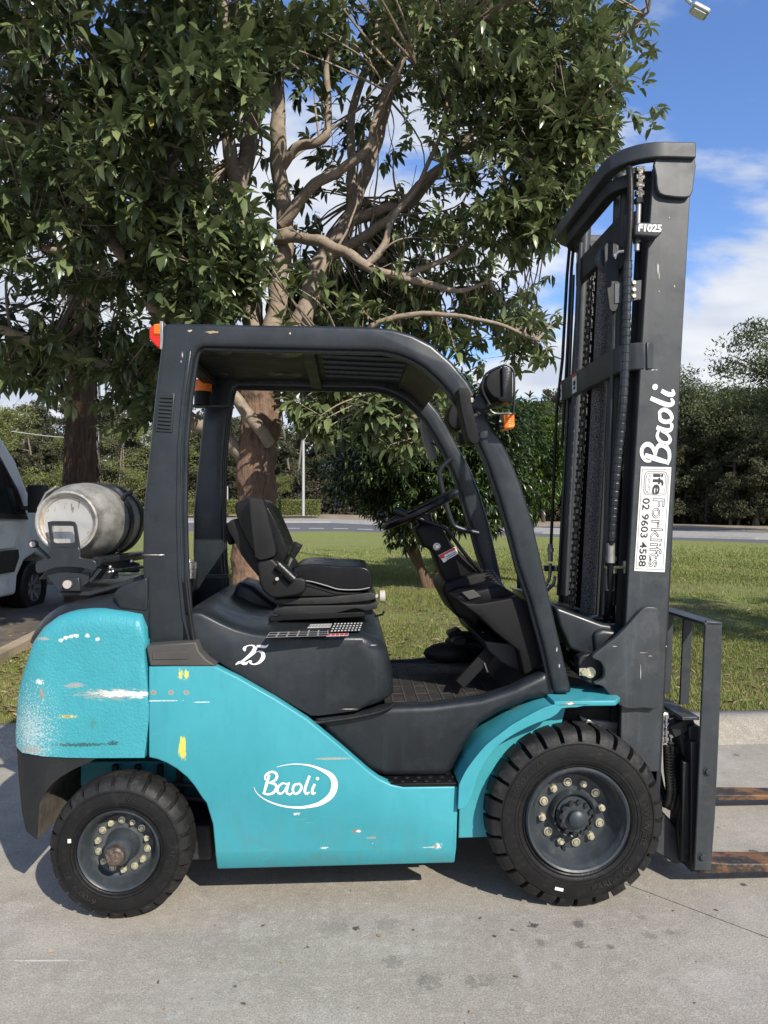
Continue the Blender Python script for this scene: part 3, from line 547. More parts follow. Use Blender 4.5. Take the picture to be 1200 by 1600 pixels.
def main_tree():
    t = thing('broadleaf_tree', 'large leafy evergreen tree with pale forking limbs and peeling brown trunk behind the forklift', 'tree', W(398, 1060, 7)*1.0)
    org = t.location.copy(); nodes = []
    tm = MB()
    for b in TRUNK: q, r = tree_tube(tm, b, 20, 0.25, 6)
    # burr where the limb leaves the trunk
    lm = MB(); JM = 1.0
    for b in LIMBS:
        q, r = tree_tube(lm, b, 9, 0.5, 6); nodes += [(p, rr) for p, rr in zip(q, r) if rr < 0.07]
    npn = np.array([p[:] for p, _ in nodes])
    RG = [ # cx, cy, rx, ry, Y0, Y1, n
     (110, 130, 230, 130, 4.5, 6.0, 140), (300, 110, 110, 70, 4.6, 5.6, 60), (110, 330, 210, 150, 6.1, 8.2, 200), (90, 330, 170, 130, 5.0, 5.8, 45), (320, 400, 100, 110, 5.0, 6.4, 150), (330, 60, 140, 90, 5.4, 7.5, 100),
     (70, 560, 130, 60, 6, 8, 120), (220, 600, 70, 70, 6.3, 8, 60), (860, 60, 170, 110, 5.6, 7.4, 210), (810, 230, 130, 120, 5.8, 7.2, 140), (900, 180, 95, 130, 5.8, 6.8, 110), (690, 70, 120, 100, 6, 8, 110),
     (590, 60, 120, 80, 6.5, 8.5, 34), (640, 260, 120, 140, 7.4, 9, 34), (700, 390, 110, 70, 6, 7.6, 34), (820, 340, 60, 50, 5.9, 6.8, 60), (690, 500, 160, 55, 6.4, 8, 120), (820, 530, 55, 45, 6.2, 7, 45),
     (540, 620, 90, 60, 5.8, 7, 55), (640, 650, 90, 60, 5.7, 6.5, 60), (480, 540, 70, 70, 7, 9, 50), (200, 250, 330, 330, 7.8, 10, 180), (560, 470, 120, 60, 7.5, 9, 50),
     (480, 60, 70, 60, 5.6, 7, 35), (150, -180, 420, 140, 4.0, 8, 300), (700, -140, 380, 110, 5, 8, 130), (-60, -420, 420, 160, 4.4, 6, 60), (-200, 200, 130, 350, 5, 8, 90)]
    cl = []; sizes = []
    for cx, cy, rx, ry, Y0, Y1, n in RG:
        k = 0
        while k < n:
            a = random.uniform(0, 6.283); r = random.random()**0.55; px = cx+rx*r*math.cos(a); py = cy+ry*r*math.sin(a); Y = random.uniform(Y0, Y1)
            if cx > 500 and px > 1045-max(0, py-200)*0.95 and py < 460: k += 1; continue
            if 105 < px < 178 and py > 455 and random.random() < .9: k += 1; continue
            p = W(px, py, Y); g = mnoise.fractal(p*1.1+Vector((3, 1, 7)), 1, 2, 3)
            if g < -0.06 and random.random() < 0.85: k += 0.35; continue
            k += 1; cl.append(p)
    rng2 = random.Random(4); extra = []
    for k in range(75):
        i = rng2.randrange(len(nodes)); p = nodes[i][0]; px = 600+F*p.x/p.y; py = 800-F*(p.z-1.5)/p.y
        if not (430 < px < 820 and 60 < py < 470): continue
        L = rng2.uniform(.5, 1.3); d = Vector((rng2.uniform(-.25, .9), rng2.uniform(-.5, .5), rng2.uniform(.2, 1.0))).normalized(); Q = [p]
        for j in range(7): d = (d+Vector((rng2.gauss(0, .22), rng2.gauss(0, .22), rng2.gauss(.06, .2)))).normalized(); Q.append(Q[-1]+d*L/7)
        lm.tube(cr_spline(Q, 2), [max(.003, .013*(1-j/15)) for j in range(15)], 6, cap=False); extra += Q[3:]
    npn = np.array([p[:] for p, _ in nodes]+[p[:] for p in extra])
    tw = MB(); dirs = []; cl2 = []
    for p in cl:
        d2 = ((npn-np.array(p[:]))**2).sum(1); i = int(np.argmin(d2)); b = Vector(npn[i]); L = (p-b).length
        mid = b.lerp(p, 0.5)+Vector((random.uniform(-1, 1), random.uniform(-1, 1), random.uniform(-.2, .9)))*0.13*min(L, 2)
        seg = cr_spline([b, mid, p], 4 if L > 0.5 else 2); r0 = min(0.014, 0.004+0.006*L); tw.tube(seg, [r0*(1-j/len(seg))+0.0022 for j in range(len(seg))], 4 if L < 1 else 5, cap=False)
        d = (p-mid).normalized()+Vector((random.uniform(-.5, .5), random.uniform(-.7, .2), random.uniform(0, 1.0))); dirs.append(d.normalized()[:]); cl2.append(p[:])
        for _ in range(2 if L > 0.3 else 1):
            j = random.randrange(len(seg)//2, len(seg)); q = seg[j]+Vector((random.gauss(0, .12), random.gauss(0, .12), random.gauss(0, .10)))
            tw.tube([seg[j], q], [0.003, 0.002], 3, cap=False); dirs.append((Vector(d)+Vector((random.gauss(0, .6), random.gauss(0, .6), random.gauss(0, .4)))).normalized()[:]); cl2.append(q[:])
    cl2 = np.array(cl2); dirs = np.array(dirs)
    pos, dd, sz, ro = rosettes(cl2, dirs, 10, 0.152); sz *= np.where(pos[:, 0]/pos[:, 1] > 0.02, 0.80, 1.0)*RS.uniform(.75, 1.2, len(sz))
    # never into the camera or the truck
    keep = ~((pos[:, 1] < 3.9) & (pos[:, 2] < 3.6)); pos, dd, sz, ro = pos[keep], dd[keep], sz[keep], ro[keep]
    pxx = 600+F*pos[:, 0]/pos[:, 1]; pyy = 800-F*(pos[:, 2]-1.5)/pos[:, 1]
    key = sz/pos[:, 1]*((pxx > 5) & (pxx < 1030) & (pyy > 5) & (pyy < 480)); 
    key[(RS.rand(len(key)) < 0.3)] *= 0.6
    idx = np.argsort(-key); big = idx[:290]; rest = idx[290:]; T, Fc = leaf_tmpl(.3, .19); o3 = np.array(org[:])
    clt = np.clip(RS.beta(1.2, 2.4, len(cl2)), 0, 1)*0.75
    v, f = leaves_mesh(pos[rest]-o3, dd[rest], sz[rest], ro[rest], T, Fc); tn = np.clip((np.repeat(clt, 10)[keep][rest])+RS.uniform(-.05, .3, len(rest))+.14*(pxx[rest] > 640), 0, .92); tn[RS.rand(len(rest)) < 0.006] = 1.0  # lighter clusters and right-hand leaves: fresh growth and sunlight put into the tone
    lv = npmesh('foliage', v, f, 'leaf_dark', t, True, np.repeat(tn, len(T))); lv['kind'] = 'stuff'
    protos = []
    for k in range(6):
        o = npmesh('leaf', T, Fc, 'leaf_dark', None, True, np.full(len(T), 0.1+0.16*k)); protos.append(o.data); bpy.data.objects.remove(o)
    x, y, z = orient(len(big), dd[big], ro[big])
    for j, i in enumerate(big):
        o = bpy.data.objects.new('leaf', protos[random.randrange(6)]); C.objects.link(o); o.parent = t
        M = Matrix(((x[j][0], y[j][0], z[j][0]), (x[j][1], y[j][1], z[j][1]), (x[j][2], y[j][2], z[j][2]))).to_4x4()
        o.matrix_local = Matrix.Translation(pos[i]-o3) @ M @ Matrix.Diagonal((sz[i], sz[i], sz[i], 1))
    for mbx, nm, mt in ((tm, 'trunk', 'bark_trunk'), (lm, 'limbs', 'bark_limb'), (tw, 'twigs', 'bark_limb')):
        mbx.v = [tuple(Vector(p)-org) for p in mbx.v]; o = mbx.build(nm, mt, t, smooth=60)
        if nm != 'trunk': o['kind'] = 'stuff'
        if nm == 'trunk':
            sub = o.modifiers.new('sub', 'SUBSURF'); sub.levels = 2; sub.render_levels = 2; sub.subdivision_type = 'SIMPLE'
            tx = bpy.data.textures.new('barkbump', 'CLOUDS'); tx.noise_scale = 0.05; tx.noise_depth = 3; dm = o.modifiers.new('d', 'DISPLACE'); dm.texture = tx; dm.strength = 0.035; dm.mid_level = 0.5
main_tree()
# ------------------------------------------------ shaggy trunk at left
def shaggy():
    base = W(128, 0, 10.5); base.z = lawn_z(base.x, 10.5)-0.05; t = thing('shaggy_tree', 'dark trunk wrapped in hanging fibrous strands, behind the gas cylinder and van', 'tree', base)
    X0 = 0; tr = MB(); H = 6.5; P = [Vector((0.02*math.sin(k), 0.02*math.cos(k*1.3), H*k/12)) for k in range(13)]
    tr.tube(P, [0.26, 0.22, 0.205, 0.20, 0.20, 0.20, 0.20, .2, .2, .19, .18, .16, .1], 18); tr.build('trunk', 'bark_shaggy', t, smooth=60)
    st = MB()
    for k in range(620):
        a = random.uniform(0, 6.283); z = random.uniform(0.9, 5.6); L = random.uniform(0.3, 1.1); r = random.uniform(0.19, 0.235); w = random.uniform(-.35, .35)
        st.tube([Vector((math.cos(a+w*s/3)*(r+0.03*s*random.random()), math.sin(a+w*s/3)*(r+.03*s*random.random()), z-L*s/3)) for s in range(4)], [.004, .004, .003, .001], 3, cap=False)
    o = st.build('bark_strand', 'bark_shaggy', t, smooth=0); o['kind'] = 'stuff'
    fr = MB()                                   # long thin arching fronds
    for k in range(420):
        a = random.uniform(0, 6.283); z0 = random.uniform(3.6, 6.4); L = random.uniform(0.8, 1.7); e = random.uniform(-0.6, 1.1); d = Vector((math.cos(a)*math.cos(e), math.sin(a)*math.cos(e), math.sin(e)))
        p = Vector((0, 0, z0)); side = d.cross(Vector((0, 0, 1))).normalized()*0.007; A = []; B = []
        for s in range(6):
            q = p+d*L*s/5-Vector((0, 0, L*0.55*(s/5)**2)); w = side*(1-s/5.2); A.append(q-w); B.append(q+w)
        fr.strip(A, B)
    MATS['frond'] = MATS['leaf_gum']; o = fr.build('fronds', 'leaf_gum', t, smooth=0, recalc=False); o['kind'] = 'stuff'
shaggy()
# ------------------------------------------------ shrub and fresh bush
def bush(name, label, cx, cy, rx, ry, Y, depth, n, mat, lsize, trunks, per=9, seed=1, low=0.0):
    base = W(cx, 0, Y); base.z = lawn_z(base.x, Y); t = thing(name, label, 'shrub', base); c = W(cx, cy, Y)-base; s = Y/F; pts = []; nrm = []
    while len(pts) < n:
        d = Vector((random.gauss(0, 1), random.gauss(0, 1), random.gauss(0, 1))).normalized(); r = random.uniform(0.62, 1.0) if random.random() < .8 else random.random()
        k = 1+0.28*mnoise.fractal(d*2.2+Vector((seed, 0, 0)), 1, 2, 3); p = Vector((d.x*rx*s, d.y*depth, d.z*ry*s*(1 if d.z > 0 else 0.95)))*r*k
        if mnoise.noise(p*1.6+Vector((seed, 5, 1))) < -0.30: continue
        pts.append((c+p)[:]); nrm.append((d+Vector((0, 0, .4))).normalized()[:])
    pos, dd, sz, ro = rosettes(np.array(pts), np.array(nrm), per, lsize, 1.0); keep = pos[:, 2] > low; pos, dd, sz, ro = pos[keep], dd[keep], sz[keep], ro[keep]
    T, Fc = leaf_tmpl(0.3, 0.15); v, f = leaves_mesh(pos, dd, sz, ro, T, Fc); o = npmesh('foliage', v, f, mat, t, True, np.repeat(np.clip(RS.beta(1.6, 2, len(pos)), 0, .92), len(T))); o['kind'] = 'stuff'
    m = MB()
    for tp in trunks:
        P = [W(x, y, Y)-base for x, y in tp]; P[0].z = -0.03; m.tube(cr_spline(P, 4), [0.09-0.05*i/(len(P)*4-4) for i in range((len(P)-1)*4+1)], 8)
    for i in range(40):
        p = Vector(random.choice(pts)); q = Vector((random.uniform(-.3, .3), 0, c.z*0.6)); m.tube(cr_spline([q, q.lerp(p, .5)+Vector((0, 0, .1)), p], 3), [.02, .017, .015, .012, .01, .007, .004], 4, cap=False)
    m.build('trunk', 'bark_shaggy', t, smooth=60)
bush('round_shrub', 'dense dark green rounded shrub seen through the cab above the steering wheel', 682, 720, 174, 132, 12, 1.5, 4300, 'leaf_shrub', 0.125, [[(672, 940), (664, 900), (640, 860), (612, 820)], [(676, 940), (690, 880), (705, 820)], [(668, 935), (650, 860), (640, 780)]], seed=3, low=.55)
bush('leafy_bush', 'fresh light green leafy bush between the cab front leg and the mast', 822, 720, 68, 95, 14, 1.0, 1500, 'leaf_fresh', 0.14, [[(830, 900), (828, 850), (825, 780)]], seed=9, low=.4)
# ------------------------------------------------ background trees
def bg_variant(name, mat, H, cr, seed, n, card, trunkc='bark_far', umbrella=False, low=0.2, trunks=1):
    random.seed(seed); rs = np.random.RandomState(seed); t = bpy.data.objects.new(name, None); C.objects.link(t); m = MB(); cl = []
    for tk in range(trunks):
        x0 = random.uniform(-.5, .5)*(trunks > 1); P = [Vector((x0, 0, -0.3))]; 
        for k in range(1, 7): P.append(P[-1]+Vector((random.uniform(-.25, .25), random.uniform(-.25, .25), H*0.85/6)))
        m.tube(cr_spline(P, 3), [0.017*H*(1-i/22)+0.01 for i in range(19)], 6, cap=False)
        nb = 16
        for k in range(nb):
            b = P[0].lerp(P[-1], 0); zf = random.uniform(low+0.08, 0.98); i = min(5, int(zf*6)); b = P[i].lerp(P[i+1], zf*6-i); a = random.uniform(0, 6.283)
            rad = cr*(1.0-0.45*abs(zf-0.6)/0.6)*random.uniform(.6, 1.05); up = random.uniform(0.05, 0.5)*rad
            if umbrella: rad = cr*random.uniform(.5, 1.05)*(0.5+zf*.6); up = 0.35*rad
            e = b+Vector((math.cos(a)*rad, math.sin(a)*rad, up)); mid = b.lerp(e, .5)+Vector((0, 0, -0.05*rad)); m.tube(cr_spline([b, mid, e], 3), [0.006*H, .005*H, .005*H, .004*H, .003*H, .003*H, .002*H], 4, cap=False)
            for q in range(5): cl.append((b.lerp(e, random.uniform(.45, 1.05))+Vector((random.gauss(0, .12), random.gauss(0, .12), random.gauss(0, .08)))*cr, random.uniform(.16, .34)*cr))
    K = len(cl); per = n//K; cen = np.repeat(np.array([c[0][:] for c in cl]), per, 0); rd = np.repeat(np.array([c[1] for c in cl]), per); g = rs.normal(0, 1, (K*per, 3)); g /= np.linalg.norm(g, axis=1, keepdims=True); g *= (rs.rand(K*per)**0.45)[:, None]; g[:, 2] *= 0.6
    pos = cen+g*rd[:, None]; nn = len(pos); d = rs.normal(0, 1, (nn, 3)); d /= np.linalg.norm(d, axis=1, keepdims=True); e = np.cross(d, rs.normal(0, 1, (nn, 3))); e /= np.linalg.norm(e, axis=1, keepdims=True)
    s = card*rs.uniform(.5, 1.2, nn)[:, None]; v = np.stack([pos-d*s, pos-e*s*.35, pos+d*s, pos+e*s*.35], 1).reshape(-1, 3); tone = np.clip(np.repeat(rs.rand(K)*.5, per)+rs.rand(nn)*.5, 0, .92)
    o = npmesh('crown', v, np.arange(4*nn).reshape(-1, 4), mat, t, False, np.repeat(tone, 4)); o['kind'] = 'stuff'
    m.build('trunk', trunkc, t, smooth=60); return t
V = {'g1': bg_variant('forest_tree', 'leaf_forest', 12, 2.9, 21, 13000, .16, low=.06, trunks=2), 'g2': bg_variant('forest_tree', 'leaf_forest', 13, 2.4, 22, 11000, .15, low=.12), 'g3': bg_variant('forest_tree', 'leaf_forest', 11, 3.2, 23, 14000, .16, low=.02, trunks=2),
     'y1': bg_variant('yellow_green_tree', 'leaf_yellowgreen', 9, 3.0, 24, 8000, .11, low=.05), 'y2': bg_variant('yellow_green_tree', 'leaf_yellowgreen', 8, 2.8, 25, 7500, .11, low=.02, trunks=2),
     'u1': bg_variant('gum_tree', 'leaf_gum', 10, 4.4, 26, 40000, .105, trunkc='bark_dim', umbrella=True, low=.42, trunks=2), 'u2': bg_variant('gum_tree', 'leaf_gum', 11, 3.6, 27, 30000, .11, trunkc='bark_dim', umbrella=True, low=.3)}
used = set()
def ptree(k, px, Y, sc, label, group, rz=None):
    o = V[k] if k not in used else dup(V[k]); used.add(k); gz = 1.2
    e = edge(E_FOR, px); gz = e.z-0.1; o.location = ((px-600)/F*Y, Y, gz); o.scale = (sc, sc, sc*random.uniform(.95, 1.05)); o.rotation_euler = (0, 0, random.uniform(0, 6.28) if rz is None else rz); tag(o, label, 'tree', group); return o
random.seed(5)
G1 = 'trees of the dark forest belt beyond the road'
for i in range(46):
    px = -330+i*42+random.uniform(-14, 14); e = edge(E_FOR, px); Y = e.y+random.uniform(1, 5); front = i % 2
    ptree(random.choice(['g1', 'g2', 'g3']), px, Y, random.uniform(.72, .95) if px < 1000 else random.uniform(.66, .80), 'dull green forest tree in the belt of woodland across the road', G1)
for i in range(40):
    px = -330+i*48+random.uniform(-20, 20); e = edge(E_FOR, px); ptree(random.choice(['g1', 'g2', 'g3']), px, e.y+random.uniform(7, 13), random.uniform(.85, 1.1) if px < 1000 else random.uniform(.7, .85), 'dull green forest tree in the belt of woodland across the road', G1)
for i in range(26):
    px = -330+i*75+random.uniform(-20, 20); e = edge(E_FOR, px); ptree(random.choice(['g1', 'g3']), px, e.y+random.uniform(15, 22), random.uniform(1.0, 1.2) if px < 1000 else random.uniform(.8, .95), 'dull green forest tree in the belt of woodland across the road', G1)
G2 = 'yellow green trees beyond the road at left'
for k, px, Y, sc, lb in (('y1', 30, 58, 1.05, 'yellow green tree above the roof of the white van'), ('y2', 110, 60, 0.85, 'yellow green tree just left of the shaggy trunk'), ('y2', 190, 58, .95, 'yellow green tree between the shaggy trunk and the cab rear pillar'), ('y1', 255, 62, 1.0, 'yellow green tree behind the cab rear pillar'), ('y2', -60, 58, 1.2, 'yellow green tree at the far left edge behind the van'), ('y1', 440, 60, 0.42, 'small round yellow green tree right beside the brown trunk')):
    ptree(k, px, Y, sc, lb, None)
for k, px, Y, sc, lb in (('u1', 1185, 47, 1.12, 'fine leaved gum tree with spreading crown at the right edge beyond the road'), ('u2', 1100, 49, .88, 'fine leaved gum tree just right of the forklift mast beyond the road'), ('u2', 850, 50, .75, 'fine leaved gum tree seen between headlight and mast'), ('u1', 1300, 33, 1.0, 'fine leaved gum tree outside the right edge'), ('u2', 800, 58, .9, 'grey green gum tree behind the fresh green bush')):
    ptree(k, px, Y, sc, lb, None)
for i in range(12):
    px = 1010+i*34; e = edge(E_FOR, px); ptree(['g3', 'g1'][i % 2], px, e.y+random.uniform(-.5, 3), random.uniform(.52, .72), 'dull green forest tree in the belt of woodland across the road', G1)
# off to the right: the tree whose shade falls on the lawn
o = dup(V['g3']); o.name = 'shade_tree'; o.location = (7.7, 3.3, 0); o.scale = (.66, .66, .66); tag(o, 'leafy tree beyond the right edge of the view shading the lawn', 'tree')
for k in list(o.keys()):
    if k == 'group': del o['group']
# understorey that closes the forest
def understorey():
    n = 130000; px = RS.uniform(-700, 1900, n); Yb = np.interp(px, PXS, E_FOR[1]); zb = 1.5-(np.interp(px, PXS, E_FOR[0])-800)*Yb/F; Y = Yb+RS.uniform(0, 14, n); z = zb+RS.rand(n)**1.7*np.where(Y-Yb < 5, 2.0+1.6*np.sin(px*.031)**2+1.2*np.sin(px*.083+Y)**2, 6.5+2.5*np.sin(px*.021+1))
    pos = np.stack([(px-600)/F*Y, Y, z], 1); d = RS.normal(0, 1, (n, 3)); d /= np.linalg.norm(d, axis=1, keepdims=True); e = np.cross(d, RS.normal(0, 1, (n, 3))); e /= np.linalg.norm(e, axis=1, keepdims=True); s = RS.uniform(.08, .22, n)[:, None]
    v = np.stack([pos-d*s, pos-e*s*.5, pos+d*s, pos+e*s*.5], 1).reshape(-1, 3); tag(npmesh('undergrowth', v, np.arange(4*n).reshape(-1, 4), 'scrub', None, False, np.repeat(RS.rand(n)*.9, 4)), 'dark scrubby undergrowth along the foot of the forest beyond the road', 'undergrowth', kind='stuff')
understorey()
def farwood():
    n = 60000; a = RS.uniform(-1, 1, n); X = a*110; Y = 96+RS.rand(n)*14-abs(a)*8; top = 9+3*np.sin(a*23)+2*np.sin(a*57+1); z = 1+RS.rand(n)**.8*top
    pos = np.stack([X, Y, z], 1); d = RS.normal(0, 1, (n, 3)); d /= np.linalg.norm(d, axis=1, keepdims=True); e = np.cross(d, RS.normal(0, 1, (n, 3))); e /= np.linalg.norm(e, axis=1, keepdims=True); s = RS.uniform(.3, .7, n)[:, None]
    v = np.stack([pos-d*s, pos-e*s*.6, pos+d*s, pos+e*s*.6], 1).reshape(-1, 3); tag(npmesh('distant_forest', v, np.arange(4*n).reshape(-1, 4), 'leaf_forest', None, False, np.repeat(RS.rand(n)*.6, 4)), 'far dark woodland mass behind the forest belt', 'forest', kind='stuff')
farwood()
# ------------------------------------------------ hedge, poles, street sign, street lamp
def hedge(px0, px1, Y, y0, y1, label):
    a, b = W(px0, y1, Y), W(px1, y1, Y); h = (y1-y0)*Y/F; t = thing('hedge', label, 'hedge', ((a+b)/2)); L = (b-a).length; n = 14000
    f = RS.randint(0, 5, n); p = RS.rand(n, 3); p[f < 2, 1] = 0; p[(f >= 2) & (f < 4), 2] = 1; p[f == 4, 0] = np.round(p[f == 4, 0]); pos = (p-[.5, .5, 0])*[L, 1.2, h]+RS.normal(0, .05, (n, 3))
    d = RS.normal(0, 1, (n, 3)); d /= np.linalg.norm(d, axis=1, keepdims=True); e = np.cross(d, RS.normal(0, 1, (n, 3))); e /= np.linalg.norm(e, axis=1, keepdims=True); s = RS.uniform(.03, .08, n)[:, None]
    v = np.stack([pos-d*s, pos-e*s*.6, pos+d*s, pos+e*s*.6], 1).reshape(-1, 3); o = npmesh('foliage', v, np.arange(4*n).reshape(-1, 4), 'leaf_yellowgreen', t, False, np.repeat(RS.rand(n), 4)); o['kind'] = 'stuff'
    MB().box((0, 0, h*.48), (L*.985, 1.08, h*.92)).build('branches', 'forest_floor', t, smooth=0)
hedge(425, 498, 56, 783, 804.5, 'clipped green hedge beyond the road right of the brown trunk'); hedge(285, 372, 57, 783, 803.5, 'clipped green hedge beyond the road left of the brown trunk')
def pole(px, y0, y1, Y, r, nm, label, cat, extra=None):
    b = W(px, y1, Y); t = thing(nm, label, cat, b); H = (y1-y0)*Y/F; MB().tube([(0, 0, 0), (0, 0, H)], [r, r*.7], 10).build('pole', 'pole_metal', t)
    if extra: extra(t, H)
    return t
def lumin(t, H): MB().tube([(0, 0, H-.05), (.2, 0, H+.12), (.9, 0, H+.2)], .04, 6).build('arm', 'pole_metal', t); MB().box((1.1, 0, H+.2), (.55, .22, .1)).build('lamp_head', 'pole_metal', t, bevel=.03)
pole(474, 560, 806, 52, .11, 'light_pole', 'slim pale light pole standing before the hedge beyond the road', 'light pole', lumin)
pole(351.5+4, 760, 806, 58, .07, 'marker_post', 'short pale post beyond the road seen left of the brown trunk', 'post')
b = W(153, 0, 22); b.z = lawn_z(b.x, 22); t = thing('street_sign', 'white street name blades on a thin pole behind the gas cylinder', 'sign', b); zt = 1.5+(800-672)/F*22-b.z
MB().tube([(0, 0, 0), (0, 0, zt+.05)], .035, 10).build('pole', 'pole_metal', t); MB().box((-.34, 0, zt-.02), (.68, .03, .2)).build('sign_blade', 'white_print', t, bevel=.01); MB().box((-.72, .03, zt+.02), (.5, .03, .2)).build('sign_blade', 'white_print', t, bevel=.01)
a = W(18, 674, 30); b = W(150, 686, 30); tag(MB().tube(cr_spline([a, a.lerp(b, .5)-Vector((0, 0, .06)), b], 6), .02, 5).build('overhead_cable', 'pole_metal'), 'thin pale cable stretched before the trees above the van', 'cable')
# street lamp at the top right: pole stands outside the frame
hd = W(1092, 16, 11); sl = thing('street_lamp', 'grey street lamp head on a thin arm at the top right against blue sky', 'street lamp', (hd.x-1.6, 11.6, lawn_z(hd.x-1.6, 11.6)))
o0 = sl.location; L = lambda p: Vector(p)-o0
MB().tube([(0, 0, 0), L((o0.x, 11.6, hd.z+1.6))], [.09, .06], 12).build('pole', 'pole_metal', sl)
MB().tube([L((o0.x, 11.6, hd.z+1.5)), L(W(1040, -32, 11.2)), L(W(1080, 6, 11))], .028, 8).build('arm', 'pole_metal', sl)
rot = Matrix.Rotation(R(28), 3, 'Y'); MB().box(L(W(1093, 17, 11)), (.28, .2, .085), rot).build('lamp_head', 'pole_metal', sl, bevel=.03); MB().box(L(W(1091, 21.5, 11)), (.2, .15, .03), rot).build('lens', 'sticker_white', sl, bevel=.008)
# ------------------------------------------------ van
def van():
    x0, y0 = -4.72, 9.97; g = lawn_z(x0, y0)+0.03; g = 0.12; t = thing('van', 'dirty white van with dark lower trim parked at the left edge behind the gas cylinder', 'van', (x0, y0, g))
    # local: y forward (away from camera), x = side (0 at near side, negative into the van), z up; side outline in (y, z)
    side = [(-5.4, .32), (-.52, .32), (-.48, .55), (-.3, .74), (0, .82), (.3, .74), (.46, .5), (.52, .34), (.80, .36), (.86, .62), (.82, .98), (.62, 1.12), (.10, 1.28), (-.35, 2.05), (-.75, 2.42), (-1.1, 2.50), (-5.3, 2.52), (-5.5, 2.3)]
    m = MB(); n = len(side); ins = [0.0 if z < 1.35 else (z-1.35)*0.13 for y, z in side]
    m.add([(-i, y, z) for (y, z), i in zip(side, ins)]+[(-1.95+i, y, z) for (y, z), i in zip(side, ins)], [tuple(range(n)), tuple(range(2*n-1, n-1, -1))]+[(i, i+n, (i+1) % n+n, (i+1) % n) for i in range(n)])
    m.build('body', 'van_white', t, bevel=.05, seg=3)
    def plate(nm, pts, mat, d=0.012, th=0.03, bv=.006, **k):   # (y,z) outline on the near side
        q = MB(); nn = len(pts); inx = [d-(max(0, z-1.35)*0.13) for y, z in pts]; q.add([(i, y, z) for (y, z), i in zip(pts, inx)]+[(i-th, y, z) for (y, z), i in zip(pts, inx)], [tuple(range(nn)), tuple(range(2*nn-1, nn-1, -1))]+[(i, i+nn, (i+1) % nn+nn, (i+1) % nn) for i in range(nn)]); return q.build(nm, mat, t, bevel=bv)
    plate('side_trim', [(-5.3, .62), (-.62, .62), (-.5, .80), (-.52, .90), (-5.3, .90)], 'van_trim', .03, .06)
    plate('door_window', [(-2.6, 1.42), (-1.02, 1.38), (-1.02, 2.14), (-1.1, 2.2), (-2.6, 2.22)], 'van_glass'); plate('quarter_window', [(-.94, 1.38), (-.28, 1.33), (-.42, 1.62), (-.72, 2.0), (-.94, 2.14)], 'van_glass')
    plate('window_frame', [(-2.7, 1.35), (-.20, 1.28), (-.40, 1.68), (-.76, 2.1), (-1.08, 2.26), (-2.7, 2.28)], 'van_trim', .004, .02)
    o = plate('door', [(-2.6, .92), (-.62, .92), (-.5, 1.05), (-.25, 1.25), (-2.6, 1.33)], 'van_white', .010, .02, .01)
    q = MB().tube([(.05, -1.75, 1.19), (.06, -1.6, 1.18), (.05, -1.45, 1.18)], .018, 8).ball((.015, -1.6, 1.18), (.01, .13, .06)); h = q.build('handle', 'van_trim', o)
    q = MB(); q.tube([(0, -.42, 1.42), (.12, -.38, 1.44)], .03, 8).box((.2, -.36, 1.55), (.2, .16, .36)).build('mirror', 'van_trim', t, bevel=.04, seg=3)
    w = bpy.data.objects.new('wheel', None)
    q = MB().lathe([(0, .19), (.01, .33), (-.02, .36), (-.19, .36), (-.22, .33), (-.21, .19)], (-.01, 0, .36), (1, 0, 0), 36); ty = q.build('wheel', 'rubber', t, smooth=40)
    q = MB().lathe([(-.1, 0), (-.1, .05), (-.13, .09), (-.14, .19), (-.02, .2), (-.02, .21), (-.16, .215)], (0, 0, .36), (1, 0, 0), 36); q.build('rim', 'van_alloy', ty)
    for k in range(7):
        a = k*6.283/7; q = MB(); q.sweep([(-.06, math.cos(a)*.04, .36+math.sin(a)*.04), (-.04, math.cos(a)*.2, .36+math.sin(a)*.2)], .05, .03, (1, 0, 0)).build('spoke', 'van_alloy', ty)
    MB().lathe([(0, .30), (-.4, .30), (-.4, 0)], (-.02, 0, .4), (1, 0, 0), 24).build('wheel_arch', 'dark_void', t)
van()
# ------------------------------------------------ forklift
FL = thing('forklift', 'teal and charcoal gas forklift with raised-top mast parked side-on on the concrete', 'forklift', ORG, YAW)
def pr(name, pts, v0, v1, mat, parent=None, bevel=0.0, seg=2, vref=None, uz=None, **k):
    return MB().prism(uz or UZ(pts, v0 if vref is None else vref), v0, v1).build(name, mat, parent or FL, bevel=bevel, seg=seg, **k)
def at(px, py, v): return S(px, py, v)
def pxr(r, v, px=700): return r/(F/(ORG.y+v))      # pixels to metres at depth v
# --- teal side panel with a crease near the bottom
top = [(232, 1041), (300, 1039), (334, 1040), (372, 1059), (430, 1092), (480, 1124), (530, 1165), (577, 1206), (592, 1217), (611, 1226), (630, 1230), (716, 1229)]
arch = [(337, 1364), (336, 1330), (332, 1288), (322, 1255), (316, 1248), (303, 1228), (292, 1215), (276, 1202), (261, 1193), (246, 1187), (232, 1184)]
crz = S(500, 1331, -.56).z
def crease(bm):
    bmesh.ops.bisect_plane(bm, geom=bm.verts[:]+bm.edges[:]+bm.faces[:], plane_co=(0, 0, crz), plane_no=(0, 0, 1))
    for v in bm.verts:
        if v.co.z < crz-1e-4: v.co.y += 0.028
pr('side_panel', top+[(714, 1300), (712, 1354)]+arch, -.56, -.51, 'teal_sheet', bevel=.007, seg=3, bisect=crease)
ub = [(u, z) for u, z in UZ(top+[(714, 1300), (712, 1354)]+arch, -.56)]
pr('far_side_panel', None, .51, .56, 'teal_sheet', uz=ub, bevel=.007)
